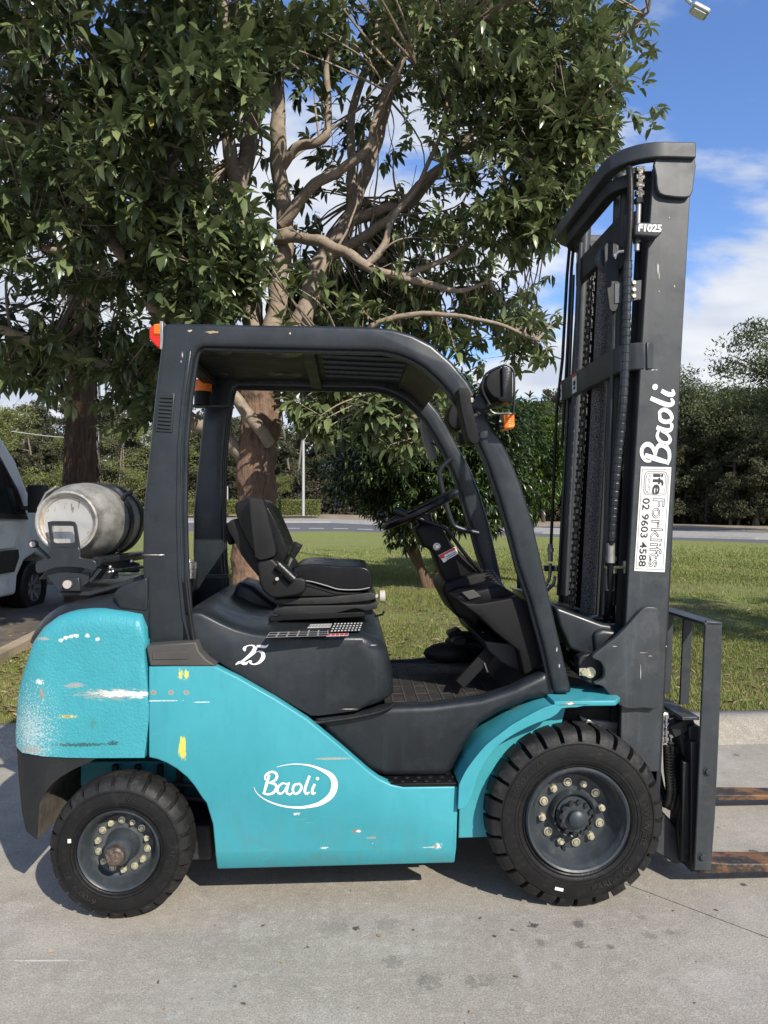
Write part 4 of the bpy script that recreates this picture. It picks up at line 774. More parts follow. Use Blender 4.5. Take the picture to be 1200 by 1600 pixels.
# chassis between
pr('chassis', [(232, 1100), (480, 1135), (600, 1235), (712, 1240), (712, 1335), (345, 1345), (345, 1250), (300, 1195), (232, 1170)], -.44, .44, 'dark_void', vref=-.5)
pr('frame_rail', [(120, 1195), (345, 1195), (345, 1235), (120, 1235)], -.26, -.22, 'teal_sheet', bevel=.004, vref=-.3)
pr('steer_axle', [(120, 1290), (330, 1290), (330, 1345), (120, 1345)], -.40, .40, 'cast_iron', bevel=.01, vref=-.4)
m = MB()
for x in (180, 215, 250, 280): m.sweep([at(x, 1195, -.28), at(x+4, 1290, -.28)], .02, .03, (0, 1, 0))
m.tube([at(240, 1240, -.33), at(330, 1250, -.33)], .012, 8).tube([at(250, 1225, -.33), at(330, 1228, -.33)], .01, 8).build('tie_rod', 'cast_iron', FL)
m = MB(); m.prism(UZ([(170, 1188), (335, 1188), (345, 1290), (170, 1240)], -.1), -.1, .0); m.build('inner_bulkhead', 'teal_sheet', FL)
# --- counterweight, lofted across the truck so its rear corner rounds off
def loft(name, pts, vh0, Rc, Rt, mat, ncol=44, nrow=16, parent=None):
    # solid with the given side outline, whose rear corners are rounded in plan and whose top edge is rounded
    lx, ly = min(pts); um = S(lx, ly, -(vh0-Rc)).x
    def vh(u): t = max(0, min(1, (um+Rc-u)/Rc)); return vh0-Rc*(1-math.sqrt(max(0, 1-t*t)))
    P = []
    for x, y in pts:
        q = S(x, y, -vh0)
        for _ in range(12): q = S(x, y, -vh(q.x)*.5-(-q.y)*.5)
        P.append((q.x, q.z))
    ua, ub = min(p[0] for p in P), max(p[0] for p in P); cols = []
    for k in range(ncol+1):
        f = k/ncol; u = ua+(ub-ua)*(f**1.7); u = min(max(u, ua+1e-5), ub-1e-5); zs_ = []
        for a, b in zip(P, P[1:]+P[:1]):
            if (a[0]-u)*(b[0]-u) < 0: zs_.append(a[1]+(b[1]-a[1])*(u-a[0])/(b[0]-a[0]))
        cols.append((u, min(zs_), max(zs_)) if zs_ else (u, cols[-1][1], cols[-1][2]))
    m = MB(); NR = nrow+1
    for sg in (-1, 1):
        V = []
        for u, z0, z1 in cols:
            for r in range(NR):
                g = 1-(1-r/nrow)**1.8; z = z0+(z1-z0)*g; rt = min(Rt, (z1-z0)*.6)+1e-6; s_ = max(0, min(1, (z-(z1-rt))/rt)) if Rt else 0
                V.append((u, sg*(vh(u)-Rt*(1-math.sqrt(max(0, 1-s_*s_)))), z))
        m.add(V, [(c*NR+r, (c+1)*NR+r, (c+1)*NR+r+1, c*NR+r+1) for c in range(ncol) for r in range(nrow)])
    o = (ncol+1)*NR
    F_ = [(c*NR+r, (c+1)*NR+r, o+(c+1)*NR+r, o+c*NR+r) for c in range(ncol) for r in (0, nrow)]+[(c*NR+r, c*NR+r+1, o+c*NR+r+1, o+c*NR+r) for r in range(nrow) for c in (0, ncol)]
    m.f += F_
    return m.build(name, mat, parent or FL, smooth=55)
cw = [(232, 1184), (234, 1110), (232, 1040), (228, 1000), (223, 962), (192, 956.5), (155, 953), (135, 953.5), (113, 956), (97, 960), (82, 966), (62, 981), (48, 1000), (38, 1030), (29, 1061), (25, 1106), (24, 1140), (25, 1166), (34, 1176), (69, 1182), (110, 1184), (148, 1184.5)]
def rs_(pts, n=3):
    o = []
    for i in range(len(pts)):
        a, b = pts[i], pts[(i+1) % len(pts)]
        for k in range(n): o.append((a[0]+(b[0]-a[0])*k/n, a[1]+(b[1]-a[1])*k/n))
    return o
uf = S(232, 1100, -.5).x
loft('counterweight', rs_(cw), .555, .20, .06, 'teal_cast')
cwl = [(26, 1171), (29, 1215), (34, 1268), (41, 1299), (60, 1314), (54, 1288), (60, 1262), (69, 1240), (80, 1226), (93, 1215), (115, 1202), (137, 1192), (151, 1185), (110, 1183), (69, 1180), (34, 1173)]
loft('counterweight_skirt', rs_(cwl), .548, .20, .0, 'skirt_iron')
SK = bpy.data.objects['counterweight_skirt']; SK.data.materials.append(MATS['arch_dust'])
for p in SK.data.polygons:
    if p.normal.x > .25 or p.normal.z < -.3: p.material_index = 1
hd_ = [(232, 1000), (232, 917), (200, 924), (150, 935), (118, 942), (96, 946), (78, 953), (64, 962), (54, 974), (49, 988), (47, 1004), (60, 1010)]
loft('rear_hood', rs_(hd_), .51, .20, .09, 'charcoal_plastic')
pr('hood_recess', sm([(190, 950), (180, 930), (192, 915), (222, 905), (232, 905), (232, 955)], 3), -.515, -.40, 'charcoal_plastic', bevel=.02, seg=3, vref=-.5)
# --- engine hood: rear deck, slope, seat deck, front drop
hood = [(286, 1010), (286, 962), (300, 960), (314, 962), (326, 968), (345, 978), (368, 988), (395, 995), (420, 998), (500, 1000), (566, 1001), (592, 1010), (606, 1026), (614, 1050), (617, 1088), (600, 1101), (560, 1110), (500, 1118), (486, 1118), (400, 1070), (345, 1036), (322, 1026), (306, 1012)]
hu = UZ(hood, -.50)
def hood_mesh():
    m = MB(); n = 22; N = len(hu); V = []; Rv = .075
    for k in range(n+1):
        v = -.50+1.0*(0.5-0.5*math.cos(math.pi*k/n)); e = max(0, abs(v)-(.50-Rv))/Rv; d = Rv*(1-math.sqrt(max(0, 1-e*e)))
        for (u, z), (px, py) in zip(hu, hood):
            topf = 1 if 2 <= hood.index((px, py)) <= 14 and py <= 1026 else 0; fr = 1 if px > 590 else 0
            V.append((u-d*1.2*fr, v, z+(Rv-d)*0.32*topf if topf else z))
    m.add(V, [(k*N+i, (k+1)*N+i, (k+1)*N+(i+1) % N, k*N+(i+1) % N) for k in range(n) for i in range(N)]+[tuple(range(N)), tuple(range((n+1)*N-1, n*N-1, -1))])
    return m.build('engine_hood', 'charcoal_plastic', FL, smooth=45)
EH = hood_mesh()
MB().tube([S(x, y, -.515) for x, y in sm([(290, 905), (294, 940), (300, 985), (306, 1012), (318, 1032), (345, 1046), (400, 1078), (440, 1103), (484, 1127), (520, 1126), (575, 1117), (604, 1108), (618, 1098)], 4)], .007, 8).build('hood_seal', 'rubber', FL)
# raised moulding at the far rear of the seat deck
q = UZ([(352, 975), (395, 940), (430, 948), (470, 985), (470, 1010), (352, 1010)], -.45)
m = MB(); A = [S(372, 932, .30), S(368, 914, .44), S(400, 930, .46), S(431, 944, .46)]
m.prism([(S(355, 925, .2).x, 1.0), (S(372, 921, .2).x, 1.175), (S(396, 930, .2).x, 1.15), (S(440, 958, .2).x, 1.045), (S(450, 965, .2).x, 1.0)], .16, .47); m.build('hood_moulding', 'charcoal_plastic', FL, bevel=.03, seg=3)
MB().box(S(340, 901, .1), (.10, .06, .02)).build('hood_hinge', 'charcoal_plastic', FL, bevel=.005)
# --- labels on the seat deck (flat print on the top surface)
zdk = S(500, 1000, -.5).z+.0245
def deckpt(px, py): d = (CAMZ-zdk)*F/(py-800); x = (px-600)/F*d; q = Vector((x, d, 0))-Vector((ORG.x, ORG.y, 0)); return Vector((q.dot(UD), q.dot(VD), zdk))
def deckquad(m, a, b, c, d, dz=.0): m.add([deckpt(*p)+Vector((0, 0, dz)) for p in (a, b, c, d)], [(0, 1, 2, 3)])
def lerp2(a, b, t): return (a[0]+(b[0]-a[0])*t, a[1]+(b[1]-a[1])*t)
def decklabel(Q, cells, rows, name='deck_label', fmat='sticker_white', cmat='black_print', gx=.08, gy=.2):
    m = MB(); deckquad(m, *Q, dz=.0015); o = m.build(name, fmat, EH, smooth=0); m = MB()
    def pt(s, t): return lerp2(lerp2(Q[0], Q[1], s), lerp2(Q[3], Q[2], s), t)
    for i in range(cells):
        for j in range(rows):
            s0, s1 = (i+gx)/cells, (i+1-gx)/cells; t0, t1 = (j+gy)/rows, (j+1-gy)/rows; deckquad(m, pt(s0, t0), pt(s1, t0), pt(s1, t1), pt(s0, t1), dz=.003)
    m.build('print', cmat, o, smooth=0); return o
decklabel([(415, 997), (513, 994), (513, 985), (424, 985)], 6, 3, fmat='grey_print'); decklabel([(480, 982), (516, 981), (519, 975), (485, 976)], 7, 1, cmat='grey_print')
decklabel([(515, 989), (563, 987), (568, 973), (522, 974)], 9, 4, fmat='black_print', cmat='sticker_white', gx=.25, gy=.25); decklabel([(510, 995), (544, 994), (545, 990), (511, 991)], 5, 1, cmat='red_print')
# --- number 25
def strokes(name, S2, place, mat, parent, dv=.0):
    m = MB()
    for pts, w in S2:
        L, Rr = ribbon(pts, w, 6); m.strip([place(*p) for p in L], [place(*p) for p in Rr])
    return m.build(name, mat, parent, smooth=0, recalc=False)
p25 = lambda x, y: S(340+x/4, 760+y/4, -.5035)
strokes('number', [([(172, 1030), (168, 1015), (180, 1000), (205, 993), (228, 1000), (226, 1030), (195, 1062), (150, 1095), (112, 1114)], [6, 22, 8, 6, 14, 26, 20, 12, 6]), ([(112, 1112), (135, 1098), (160, 1104), (178, 1106), (196, 1090)], [3, 12, 22, 16, 3]),
  ([(244, 996), (270, 1000), (300, 1002), (318, 988)], [8, 18, 14, 3]), ([(252, 992), (242, 1015), (234, 1040)], [5, 6, 5]), ([(232, 1044), (252, 1032), (280, 1040), (284, 1068), (262, 1098), (230, 1112), (206, 1104), (206, 1088)], [4, 8, 20, 26, 18, 8, 12, 20])], p25, 'white_print', EH)
# --- brand lettering: strokes in logo units (from the side panel lettering)
LOGO = [([(322, 562), (310, 602), (300, 640)], [9, 11, 8]), ([(304, 584), (306, 566), (322, 552), (342, 551), (354, 565), (346, 584), (318, 597)], [4, 7, 8, 9, 10, 9, 5]),
  ([(318, 596), (344, 600), (352, 616), (338, 637), (314, 643), (294, 637)], [5, 9, 11, 9, 8, 6]),
  ([(396, 602), (378, 597), (361, 611), (356, 630), (366, 641), (382, 632), (394, 610)], [6, 7, 8, 9, 8, 6, 6]), ([(404, 593), (396, 620), (396, 638), (410, 643), (420, 632)], [9, 9, 9, 7, 4]),
  ([(442, 600), (426, 605), (420, 625), (429, 641), (446, 634), (456, 614), (449, 600), (441, 600)], [7, 9, 9, 8, 9, 9, 8, 7]),
  ([(490, 566), (478, 598), (470, 626), (476, 641), (490, 634)], [9, 10, 10, 9, 5]), ([(512, 600), (502, 622), (502, 640), (516, 636)], [9, 10, 9, 5])]
DOT = [(523+7*math.cos(a), 578+7*math.sin(a)) for a in [k*math.pi/6 for k in range(12)]]
SW = [([(352, 530), (385, 522), (430, 517), (490, 523), (540, 541), (580, 566), (594, 602), (580, 646), (536, 680), (480, 695), (430, 698), (370, 690), (310, 668), (272, 640), (257, 612)], [1.5, 3, 4, 7, 13, 22, 27, 25, 18, 12, 9, 7, 5, 3, 1.5])]
pl = lambda x, y: S(300+x/2.667, 1000+y/2.667, -.5625)
o = strokes('logo', [(p, [w_*1.12 for w_ in w]) for p, w in LOGO]+SW, pl, 'white_print', FL); MB().add([pl(*p) for p in DOT], [tuple(range(12))]).build('logo_dot', 'white_print', o, smooth=0)
# --- pillar collar
cl = pr('pillar_collar', [(228, 1009), (306, 1003), (311, 1018), (322, 1030), (338, 1041), (234, 1041)], -.565, -.49, 'collar', bevel=.006); pr('nameplate', [(238, 1019), (293, 1018), (293, 1030), (238, 1031)], -.568, -.564, 'collar', cl, bevel=.0015)
# --- overhead guard side frames
outer = [(231, 1010), (225, 952), (222, 882), (223, 795), (230, 725), (242, 613), (252, 532), (254, 510), (258, 504), (300, 504.5), (407, 507), (500, 508), (583, 510), (614, 513), (645, 522), (676, 538), (707, 565), (733, 596), (752, 630), (772, 668), (796, 710), (816, 761), (834, 820), (852, 900), (869, 975), (882, 1030), (895, 1084)]
inner = [(866, 1084), (851, 1015), (830, 938), (812, 885), (798, 832), (781, 775), (763, 722), (742, 675), (722, 640), (704, 612), (685, 591), (665, 573), (645, 561), (622, 552), (597, 547), (495, 545), (400, 543), (318, 541), (308, 545), (303, 560), (294, 620), (287, 690), (285, 795), (288, 900), (294, 965), (304, 1010)]
gu = UZ(outer+inner, -.50)
pr('guard_frame', None, -.50, -.43, 'charcoal_paint', uz=gu, bevel=.020, seg=4); pr('guard_frame', None, .41, .48, 'charcoal_paint', uz=gu, bevel=.020, seg=4)
# inner flange of the near frame
def inset(pts, k):
    P = [Vector(p) for p in pts]; o = []
    for i, p in enumerate(P):
        a = P[max(0, i-1)]; b = P[min(len(P)-1, i+1)]; d = (b-a).normalized(); o.append((p.x+d.y*k, p.y-d.x*k))
    return o
for v0, v1 in ((-.475, -.45), (.43, .455)):
    fu = UZ(inner+list(reversed(inset(inner, 7))), -.47); pr('guard_flange', None, v0, v1, 'charcoal_paint', uz=fu, bevel=.003)
pr('pillar_rib', None, -.506, -.49, 'charcoal_paint', uz=UZ([(300, 548), (290, 620), (283, 700), (281, 800), (284, 900), (290, 965), (299, 1003)]+[(294, 1003), (284, 965), (278, 900), (275, 800), (277, 700), (284, 620), (293, 548)], -.5), bevel=.004)
zr = S(400, 524, -.5).z; u0 = S(262, 520, -.5).x; u1 = S(640, 540, -.5).x; u2 = S(700, 585, -.5).x
m = MB(); ro = [(u0, zr-.012), (u1-.1, zr-.012), (u1, zr-.025), (u2-.06, zr-.085), (u2, zr-.15)]; m.prism(ro+[(u, z+.018) for u, z in reversed(ro)], -.44, .42); m.build('roof_panel', 'mast_dark', FL, bevel=.003)
m = MB()
for k in range(5): m.lathe([(0, .012), (.32, .012)], (0, 0, 0), (1, 0, 0), 8) if False else m.tube([(S(505, 0, -.1).x, -.22+k*.11, zr-.016), (S(650, 0, -.1).x, -.22+k*.11, zr-.030)], .014, 8)
m.build('roof_rib', 'charcoal_paint', FL)
for px, v in ((330, .25), (445, .25), (330, -.25), (445, -.25)): MB().lathe([(0, .085), (.006, .075), (.004, .0)], (S(px, 0, v).x+.0, v, zr-.010), (0, 0, -1), 24).build('roof_dimple', 'charcoal_paint', FL)
for px in (268, 480, 655): MB().sweep([(S(px, 540, -.46).x, -.44, zr-.035), (S(px, 540, -.46).x, .42, zr-.035)], .05, .035).build('cross_member', 'mast_dark', FL, bevel=.006)
# vent in the near pillar
v_ = -.505; fr = pr('vent', [(247, 612), (273, 614), (269, 676), (242, 674)], v_, -.49, 'charcoal_paint', bevel=.003); pr('vent_hollow', [(250.5, 617), (270, 618), (266, 672), (246, 670)], v_-.0008, -.49, 'dark_void', fr)
for k in range(9):
    t_ = (k+.5)/9; a = lerp2((250.5, 617), (246, 670), t_); b = lerp2((270, 618), (266, 672), t_); MB().sweep([S(a[0], a[1], v_-.003), S(b[0], b[1], v_-.003)], .006, .0065).build('slat', 'charcoal_paint', fr, smooth=0)
# tail lamp at the roof corner and beacon inside
tl = pr('tail_lamp', [(234, 511), (253, 507), (253, 546), (246, 543), (234, 530)], -.49, -.40, 'red_lens', bevel=.006, vref=-.48); pr('turn_lens', [(241, 508), (254, 506), (254, 524), (241, 524)], -.494, -.42, 'amber_lens', tl, bevel=.004, vref=-.48); pr('lamp_base', [(251, 503), (256, 503), (256, 548), (251, 546)], -.495, -.40, 'dull_steel', tl, bevel=.002, vref=-.48)
bc = S(317, 630, .30); sc = 1/ (F/(ORG.y+.30)); b_ = MB().lathe([(-.01, 0), (-.01, .042), (.055, .042), (.055, 0)], bc, (0, 0, 1), 24).build('beacon', 'black_plastic', FL); MB().lathe([(.055, 0), (.055, .045), (.105, .043), (.112, .036), (.112, 0)], bc, (0, 0, 1), 24).build('beacon_lens', 'amber_lens', b_); MB().box(bc+Vector((.05, .02, -.015)), (.19, .06, .008)).build('bracket', 'charcoal_paint', b_)
# --- footwell, step, floor
st_ = UZ([(484, 1119), (560, 1112), (612, 1102), (675, 1100), (750, 1090), (800, 1074), (855, 1047), (862, 1088), (823, 1094), (780, 1112), (750, 1130), (731, 1156), (716, 1182), (706, 1202), (700, 1212), (600, 1212), (577, 1204), (530, 1163)], -.47)
pr('far_moulding', None, .38, .44, 'charcoal_plastic', uz=st_, bevel=.02); pr('footwell_moulding', None, -.49, -.40, 'charcoal_plastic', uz=st_, bevel=.028, seg=4)
su = [S(577, 1206, -.5).x, S(716, 1206, -.5).x]; zs = S(640, 1225, -.56).z-.004
stp = MB().prism([(su[0]+.0, zs-.012), (su[1], zs-.012), (su[1], zs+.004), (su[0]+.0, zs+.004)], -.556, -.40).build('step', 'black_plastic', FL, bevel=.003)
for i in range(6):
    for j in range(3): MB().lathe([(0, .014), (.005, .010), (.005, 0)], (su[0]+.08+i*.045+(j % 2)*.02, -.53+j*.04, zs+.003), (0, 0, 1), 10).build('tread_stud', 'black_plastic', stp)
zf = S(700, 1100, -.42).z; a = S(614, 0, -.45).x-.03; b = S(850, 0, -.45).x; 
fl = MB().prism([(a, zf-.02), (b-.10, zf-.02), (b+.02, zf+.12), (b+.02, zf+.14), (b-.11, zf+.001), (a, zf+.001)], -.44, .47).build('floor_mat', 'mat_rubber', FL, bevel=.004)
for i in range(9):
    u = a+.035+i*.052; MB().sweep([(u, -.42, zf+.001), (u+.004, .45, zf+.001)], .006, .005).build('mat_ridge', 'mat_line', fl, smooth=0)
m = MB()
for i in range(0, 8, 2):
    u = a+.035+i*.052
    for v in (-.38, -.25, -.12, .1, .28): m.sweep([(u, v, zf+.001), (u+.052, v, zf+.001)], .006, .004)
m.build('mat_groove', 'mat_line', fl, smooth=0)['kind'] = 'stuff'
# --- front fender
fo = [(706, 1195), (709, 1182), (716, 1171), (725, 1155), (736, 1138), (753, 1123), (775, 1108), (798, 1098), (823, 1091), (845, 1087.5), (866, 1086), (900, 1082)]
fe = [(717, 1225), (728, 1203), (745, 1180), (761, 1162), (780, 1147), (800, 1132), (823, 1119), (840, 1110), (857, 1103), (880, 1099), (930, 1099)]
fin_ = [(715, 1264), (727, 1262), (736, 1245), (744, 1218), (755, 1195), (770, 1173), (785, 1159), (801, 1148), (832, 1132), (866, 1119), (876, 1107), (900, 1105)]
A = [S(x, y, -.575) for x, y in cr_line(fe, 24)] if False else None
def resamp(pts, n):
    P = [Vector(p) for p in pts]; L = [0]
    for i in range(1, len(P)): L.append(L[-1]+(P[i]-P[i-1]).length)
    o = []
    for k in range(n):
        s = L[-1]*k/(n-1); i = max(j for j in range(len(L)) if L[j] <= s+1e-9); i = min(i, len(P)-2); t = (s-L[i])/(L[i+1]-L[i]); o.append(tuple(P[i].lerp(P[i+1], min(1, t))))
    return o
FE = resamp(sm(fe, 4), 30); FOo = resamp(sm(fo, 4), 30)
m = MB(); outE = [S(x, y, -.58) for x, y in FE]; inE = []
for p in outE: inE.append(Vector((p.x, -.36, p.z)))
dn = [Vector((0, 0, -.006))]*30
m.strip(outE, inE); m.strip([p+d for p, d in zip(outE, dn)], [p+d for p, d in zip(inE, dn)]); fd = m.build('fender', 'teal_sheet', FL, smooth=60)
pr('fender_flange', None, -.585, -.572, 'teal_sheet', fd, uz=UZ(FE+list(reversed(resamp(sm(fin_, 3), 24))), -.58), bevel=.003)
pr('fender_liner', [(718, 1240), (740, 1190), (790, 1140), (850, 1112), (884, 1106), (878, 1130), (850, 1150), (800, 1190), (770, 1240), (764, 1308), (716, 1310)], -.50, -.46, 'teal_sheet', fd, bevel=.004)
pu = [(S(858, 1098, -.585).x, S(858, 1098, -.585).z), (S(962, 1098, -.585).x, S(962, 1098, -.585).z)]; zp = pu[1][1]
m = MB(); ox = lambda px: S(px, 1098, -.585).x
tp = [(ox(866), -.585), (ox(962), -.585), (ox(977), -.53), (ox(977), -.40), (ox(950), -.34), (ox(866), -.34)]
m.add([(u, v, zp-.012) for u, v in tp]+[(u, v, zp+.008) for u, v in tp], [tuple(range(6)), tuple(range(11, 5, -1))]+[(i, i+6, (i+1) % 6+6, (i+1) % 6) for i in range(6)]); m.build('fender_top_plate', 'teal_sheet', fd, bevel=.004)
# front axle housing & frame behind the wheel
pr('drive_axle', [(840, 1240), (1000, 1240), (1000, 1330), (840, 1330)], -.40, .40, 'cast_iron', bevel=.02)
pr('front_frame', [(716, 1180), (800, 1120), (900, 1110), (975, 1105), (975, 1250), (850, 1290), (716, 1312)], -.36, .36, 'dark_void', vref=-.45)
pr('mudguard_bracket', [(905, 1118), (920, 1124), (955, 1128), (985, 1130), (985, 1200), (955, 1180), (940, 1150), (912, 1135)], -.38, -.34, 'dull_steel', bevel=.006)
# --- wheels
def wheel(u, z, Ro, vf, width, rs, rr, nl, depth, name, gl, rimmat, txt, small=False):
    c = Vector((u, vf, z)); w = bpy.data.objects.new('wheel', None)
    prof = [(.032, rr), (.012, rr+.006), (.002, rr+.02), (.0, rr+.035), (.0, rs-.012), (.004, rs), (.012, rs+(Ro-rs)*.50), (.028, Ro-.006), (.050, Ro), (width/2, Ro+.001), (width-.062, Ro), (width-.04, Ro-.006), (width-.018, rs+(Ro-rs)*.45), (width-.004, rs), (width, rs-.012), (width, rr+.035), (width-.002, rr+.02), (width-.032, rr)]
    frac = [0, .25, .50, .75, .785, .87, .965]; V_ = []; n = 0; m = MB(); N = len(prof)
    for k in range(nl):
        for f in frac:
            a = 2*math.pi*(k+f)/nl; g = f > .77
            for i, (t, r) in enumerate(prof):
                ak = a
                if g and 6 <= i <= 8 or g and N-9 <= i <= N-7:
                    r = r-depth*(1.0 if i not in (6, N-7) else .75)
                if 8 <= i <= 9: ak = a+.03*((i-8))
                V_.append(c+Vector((math.cos(ak)*r, t, math.sin(ak)*r)))
            n += 1
    m.add(V_, [(j*N+i, ((j+1) % n)*N+i, ((j+1) % n)*N+i+1, j*N+i+1) for j in range(n) for i in range(N-1)]+[(j*N+N-1, ((j+1) % n)*N+N-1, ((j+1) % n)*N, j*N) for j in range(n)])
    ty = m.build('wheel', 'rubber', FL, smooth=32); me = ty.data; me.materials.append(MATS['rubber_tread'])
    for p in me.polygons:
        q = Vector((p.center.x, 0, p.center.z))-Vector((c.x, 0, c.z))
        if q.length > rs+.001: p.material_index = 1
    # raised rings on the side wall
    m = MB()
    for r in (rs-.008, rs-.055, rs-.068, rr+.012): m.lathe([(0, r-.0022), (-.003, r-.001), (-.003, r+.001), (0, r+.0022)], c+Vector((0, .001, 0)), (0, 1, 0), 96)
    m.build('sidewall_ring', 'rubber', ty)
    for s_, ang, rad, hh, wd, inward in txt:
        def place(x, y, ang=ang, rad=rad, wd=wd, inward=inward, hh=hh):
            if inward: a = R(ang)+(x-wd/2)/rad; r = rad+hh/2-y
            else: a = R(ang)-(x-wd/2)/rad; r = rad-hh/2+y
            return c+Vector((math.cos(a)*r, -.0028, math.sin(a)*r))
        vs_, fs_ = textmesh(s_, place, wd, hh, .01); MB().add(vs_, fs_).build('tyre_lettering', 'rubber_tread', ty, smooth=0)
    return ty, c
Rf = .340; VF = -.612; uf_ = S(904, 1284, VF).x; zfw = Rf
ty, c = wheel(uf_, zfw, Rf, VF, .21, .296, .196, 28, .034, 'f', 0, 'rim_paint', [('700x12 (5.0)', 140, .262, .022, .17, False), ('W Watts', -5, .262, .026, .15, False), ('KARDO K2', -60, .258, .026, .17, True)])
rim = MB().lathe([(.05, .200), (.006, .200), (-.002, .193), (.002, .186), (.012, .183), (.020, .176), (.034, .172), (.05, .168), (.066, .160), (.082, .150), (.090, .143), (.090, .07), (.088, .070), (.06, .068), (.06, .055), (.03, .055), (.03, .032), (.026, .033), (.010, .032), (.001, .022), (-.002, 0)], c, (0, 1, 0), 64).build('rim', 'rim_paint', ty, smooth=40)
MB().lathe([(.058, .075), (.052, .083), (.075, .088), (.09, .088)], c, (0, 1, 0), 48).build('hub_flange', 'rim_paint', ty)
for k in range(12):
    a = R(8+30*k); p = c+Vector((math.cos(a)*.118, .090, math.sin(a)*.118))
    if k % 2 == 0: MB().hexa(p, (0, -1, 0), .0155, .016).tube([p, p+Vector((0, -.026, 0))], .008, 8).build('wheel_nut', 'zinc', ty)
    else: MB().lathe([(0, .0165), (.008, .0165), (.009, .0125), (.004, .011), (.012, .009), (.013, 0)], p, (0, -1, 0), 16).build('wheel_stud', 'zinc', ty)
for k in range(12):
    a = R(22+30*k); p = c+Vector((math.cos(a)*.060, .032, math.sin(a)*.060)); MB().hexa(p, (0, -1, 0), .0098, .012).build('hub_bolt', 'mast_dark', ty)
MB().box(c+Vector((-.032, .085, -.138)), (.012, .012, .03)).build('drain_slot', 'dark_void', ty)
ttag = c+Vector((-.075, -.0035, -.252)); MB().box(ttag, (.032, .002, .011), Matrix.Rotation(R(14), 3, 'Y')).build('tyre_tag', 'sticker_white', ty)
# rear wheel
Rr_ = .260; ur = S(184, 1336, -.607).x
ty2, c2 = wheel(ur, Rr_, Rr_, -.607, .18, .226, .146, 26, .014, 'r', 0, 'rim_dusty', [('W Watts', 62, .196, .02, .13, False), ('KARDO K2', -8, .196, .02, .14, False), ('6.00-9', -128, .196, .022, .10, True), ('E8', -155, .196, .02, .03, True)])
MB().lathe([(.05, .150), (.008, .150), (.0, .145), (.004, .139), (.014, .136), (.028, .130), (.05, .124), (.064, .118), (.070, .110), (.070, .07), (.066, .062), (.02, .052), (.02, .0)], c2, (0, 1, 0), 56).build('rim', 'rim_paint', ty2, smooth=40)
MB().lathe([(.0705, .112), (.0675, .110), (.0675, .066), (.0705, .064)], c2, (0, 1, 0), 56).build('wheel_disc', 'rim_dusty', ty2)
for k in range(14):
    a = R(15+360/14*k); p = c2+Vector((math.cos(a)*.092, .066, math.sin(a)*.092))
    if k % 2 == 0: MB().hexa(p, (0, -1, 0), .0125, .012).tube([p, p+Vector((0, -.022, 0))], .0065, 8).build('wheel_nut', 'zinc', ty2)
    else: MB().lathe([(0, .013), (.007, .013), (.008, .010), (.004, .009), (.010, .007), (.011, 0)], p, (0, -1, 0), 14).build('wheel_stud', 'zinc', ty2)
MB().lathe([(.02, .056), (.0, .054), (-.012, .046), (-.015, .034)], c2, (0, 1, 0), 32).build('hub', 'rim_paint', ty2)
MB().lathe([(-.012, .035), (-.040, .034), (-.046, .028), (-.047, 0)], c2, (0, 1, 0), 28).build('axle_cap', 'rusty', ty2, smooth=30)
MB().box(c2+Vector((-.172, -.003, .045)), (.012, .002, .014)).build('tyre_tag', 'sticker_white', ty2)
# far side wheels (copies of tyre meshes only, mirrored)
for src, cc_ in ((ty, c), (ty2, c2)):
    o = src.copy(); C.objects.link(o); o.scale = (1, -1, 1)
# ------------------------------------------------ seat (on the hood)
def pr3(name, pts, v0, v1, mat, parent, bevel, seg=4, vref=None): return pr(name, pts, v0, v1, mat, parent, bevel=bevel, seg=seg, vref=vref)
q4 = lambda L: [(340+x/4, 760+y/4) for x, y in L]
seat = pr3('seat', sm(q4([(485, 505), (540, 490), (640, 488), (760, 500), (900, 503), (945, 525), (965, 570), (968, 620), (955, 650), (880, 655), (760, 650), (640, 620), (540, 585), (480, 560), (470, 520)]), 3, True), -.25, .25, 'vinyl', FL, .035, 5)
pr3('cushion_base', q4([(470, 585), (540, 590), (660, 630), (770, 660), (945, 662), (940, 680), (470, 690), (350, 700), (350, 690)]), -.235, .235, 'seat_shell', seat, .012, 3)
MB().tube([S(x, y, -.262) for x, y in sm(q4([(545, 588), (600, 598), (680, 620), (760, 643), (880, 645), (950, 632)]), 4)], .0022, 6).build('piping', 'grey_print', seat)
m = MB(); m.prism(UZ(sm(q4([(350, 715), (400, 700), (700, 690), (960, 660), (985, 690), (960, 712), (700, 735), (420, 738), (360, 728)]), 2, True), -.23), -.24, .24); m.prism(UZ(sm(q4([(345, 780), (420, 748), (700, 742), (940, 735), (990, 715), (995, 760), (920, 775), (860, 760), (720, 795), (500, 806), (380, 800)]), 2, True), -.23), -.245, .245)
m.prism(UZ(q4([(380, 700), (960, 690), (970, 800), (380, 830)]), -.2), -.2, .2); m.build('bellows', 'bellows', seat, bevel=.012, seg=3)
pr3('seat_rail', q4([(318, 815), (370, 818), (380, 805), (900, 785), (920, 790), (920, 815), (700, 828), (420, 840), (360, 846), (318, 843)]), -.25, -.21, 'black_plastic', seat, .004, 2)
m = MB(); m.tube([S(585, 963, -.24), S(598, 960, -.24), S(600, 955, -.24)], .005, 6).build('seat_lever', 'black_plastic', seat)
kb = S(586, 932, -.20); MB().tube([kb, kb+Vector((.03, 0, 0))], .010, 10).lathe([(.02, 0), (.02, .026), (.042, .028), (.044, .02), (.044, 0)], kb, (1, 0, 0), 20).build('adjuster_knob', 'knob_grey', seat)
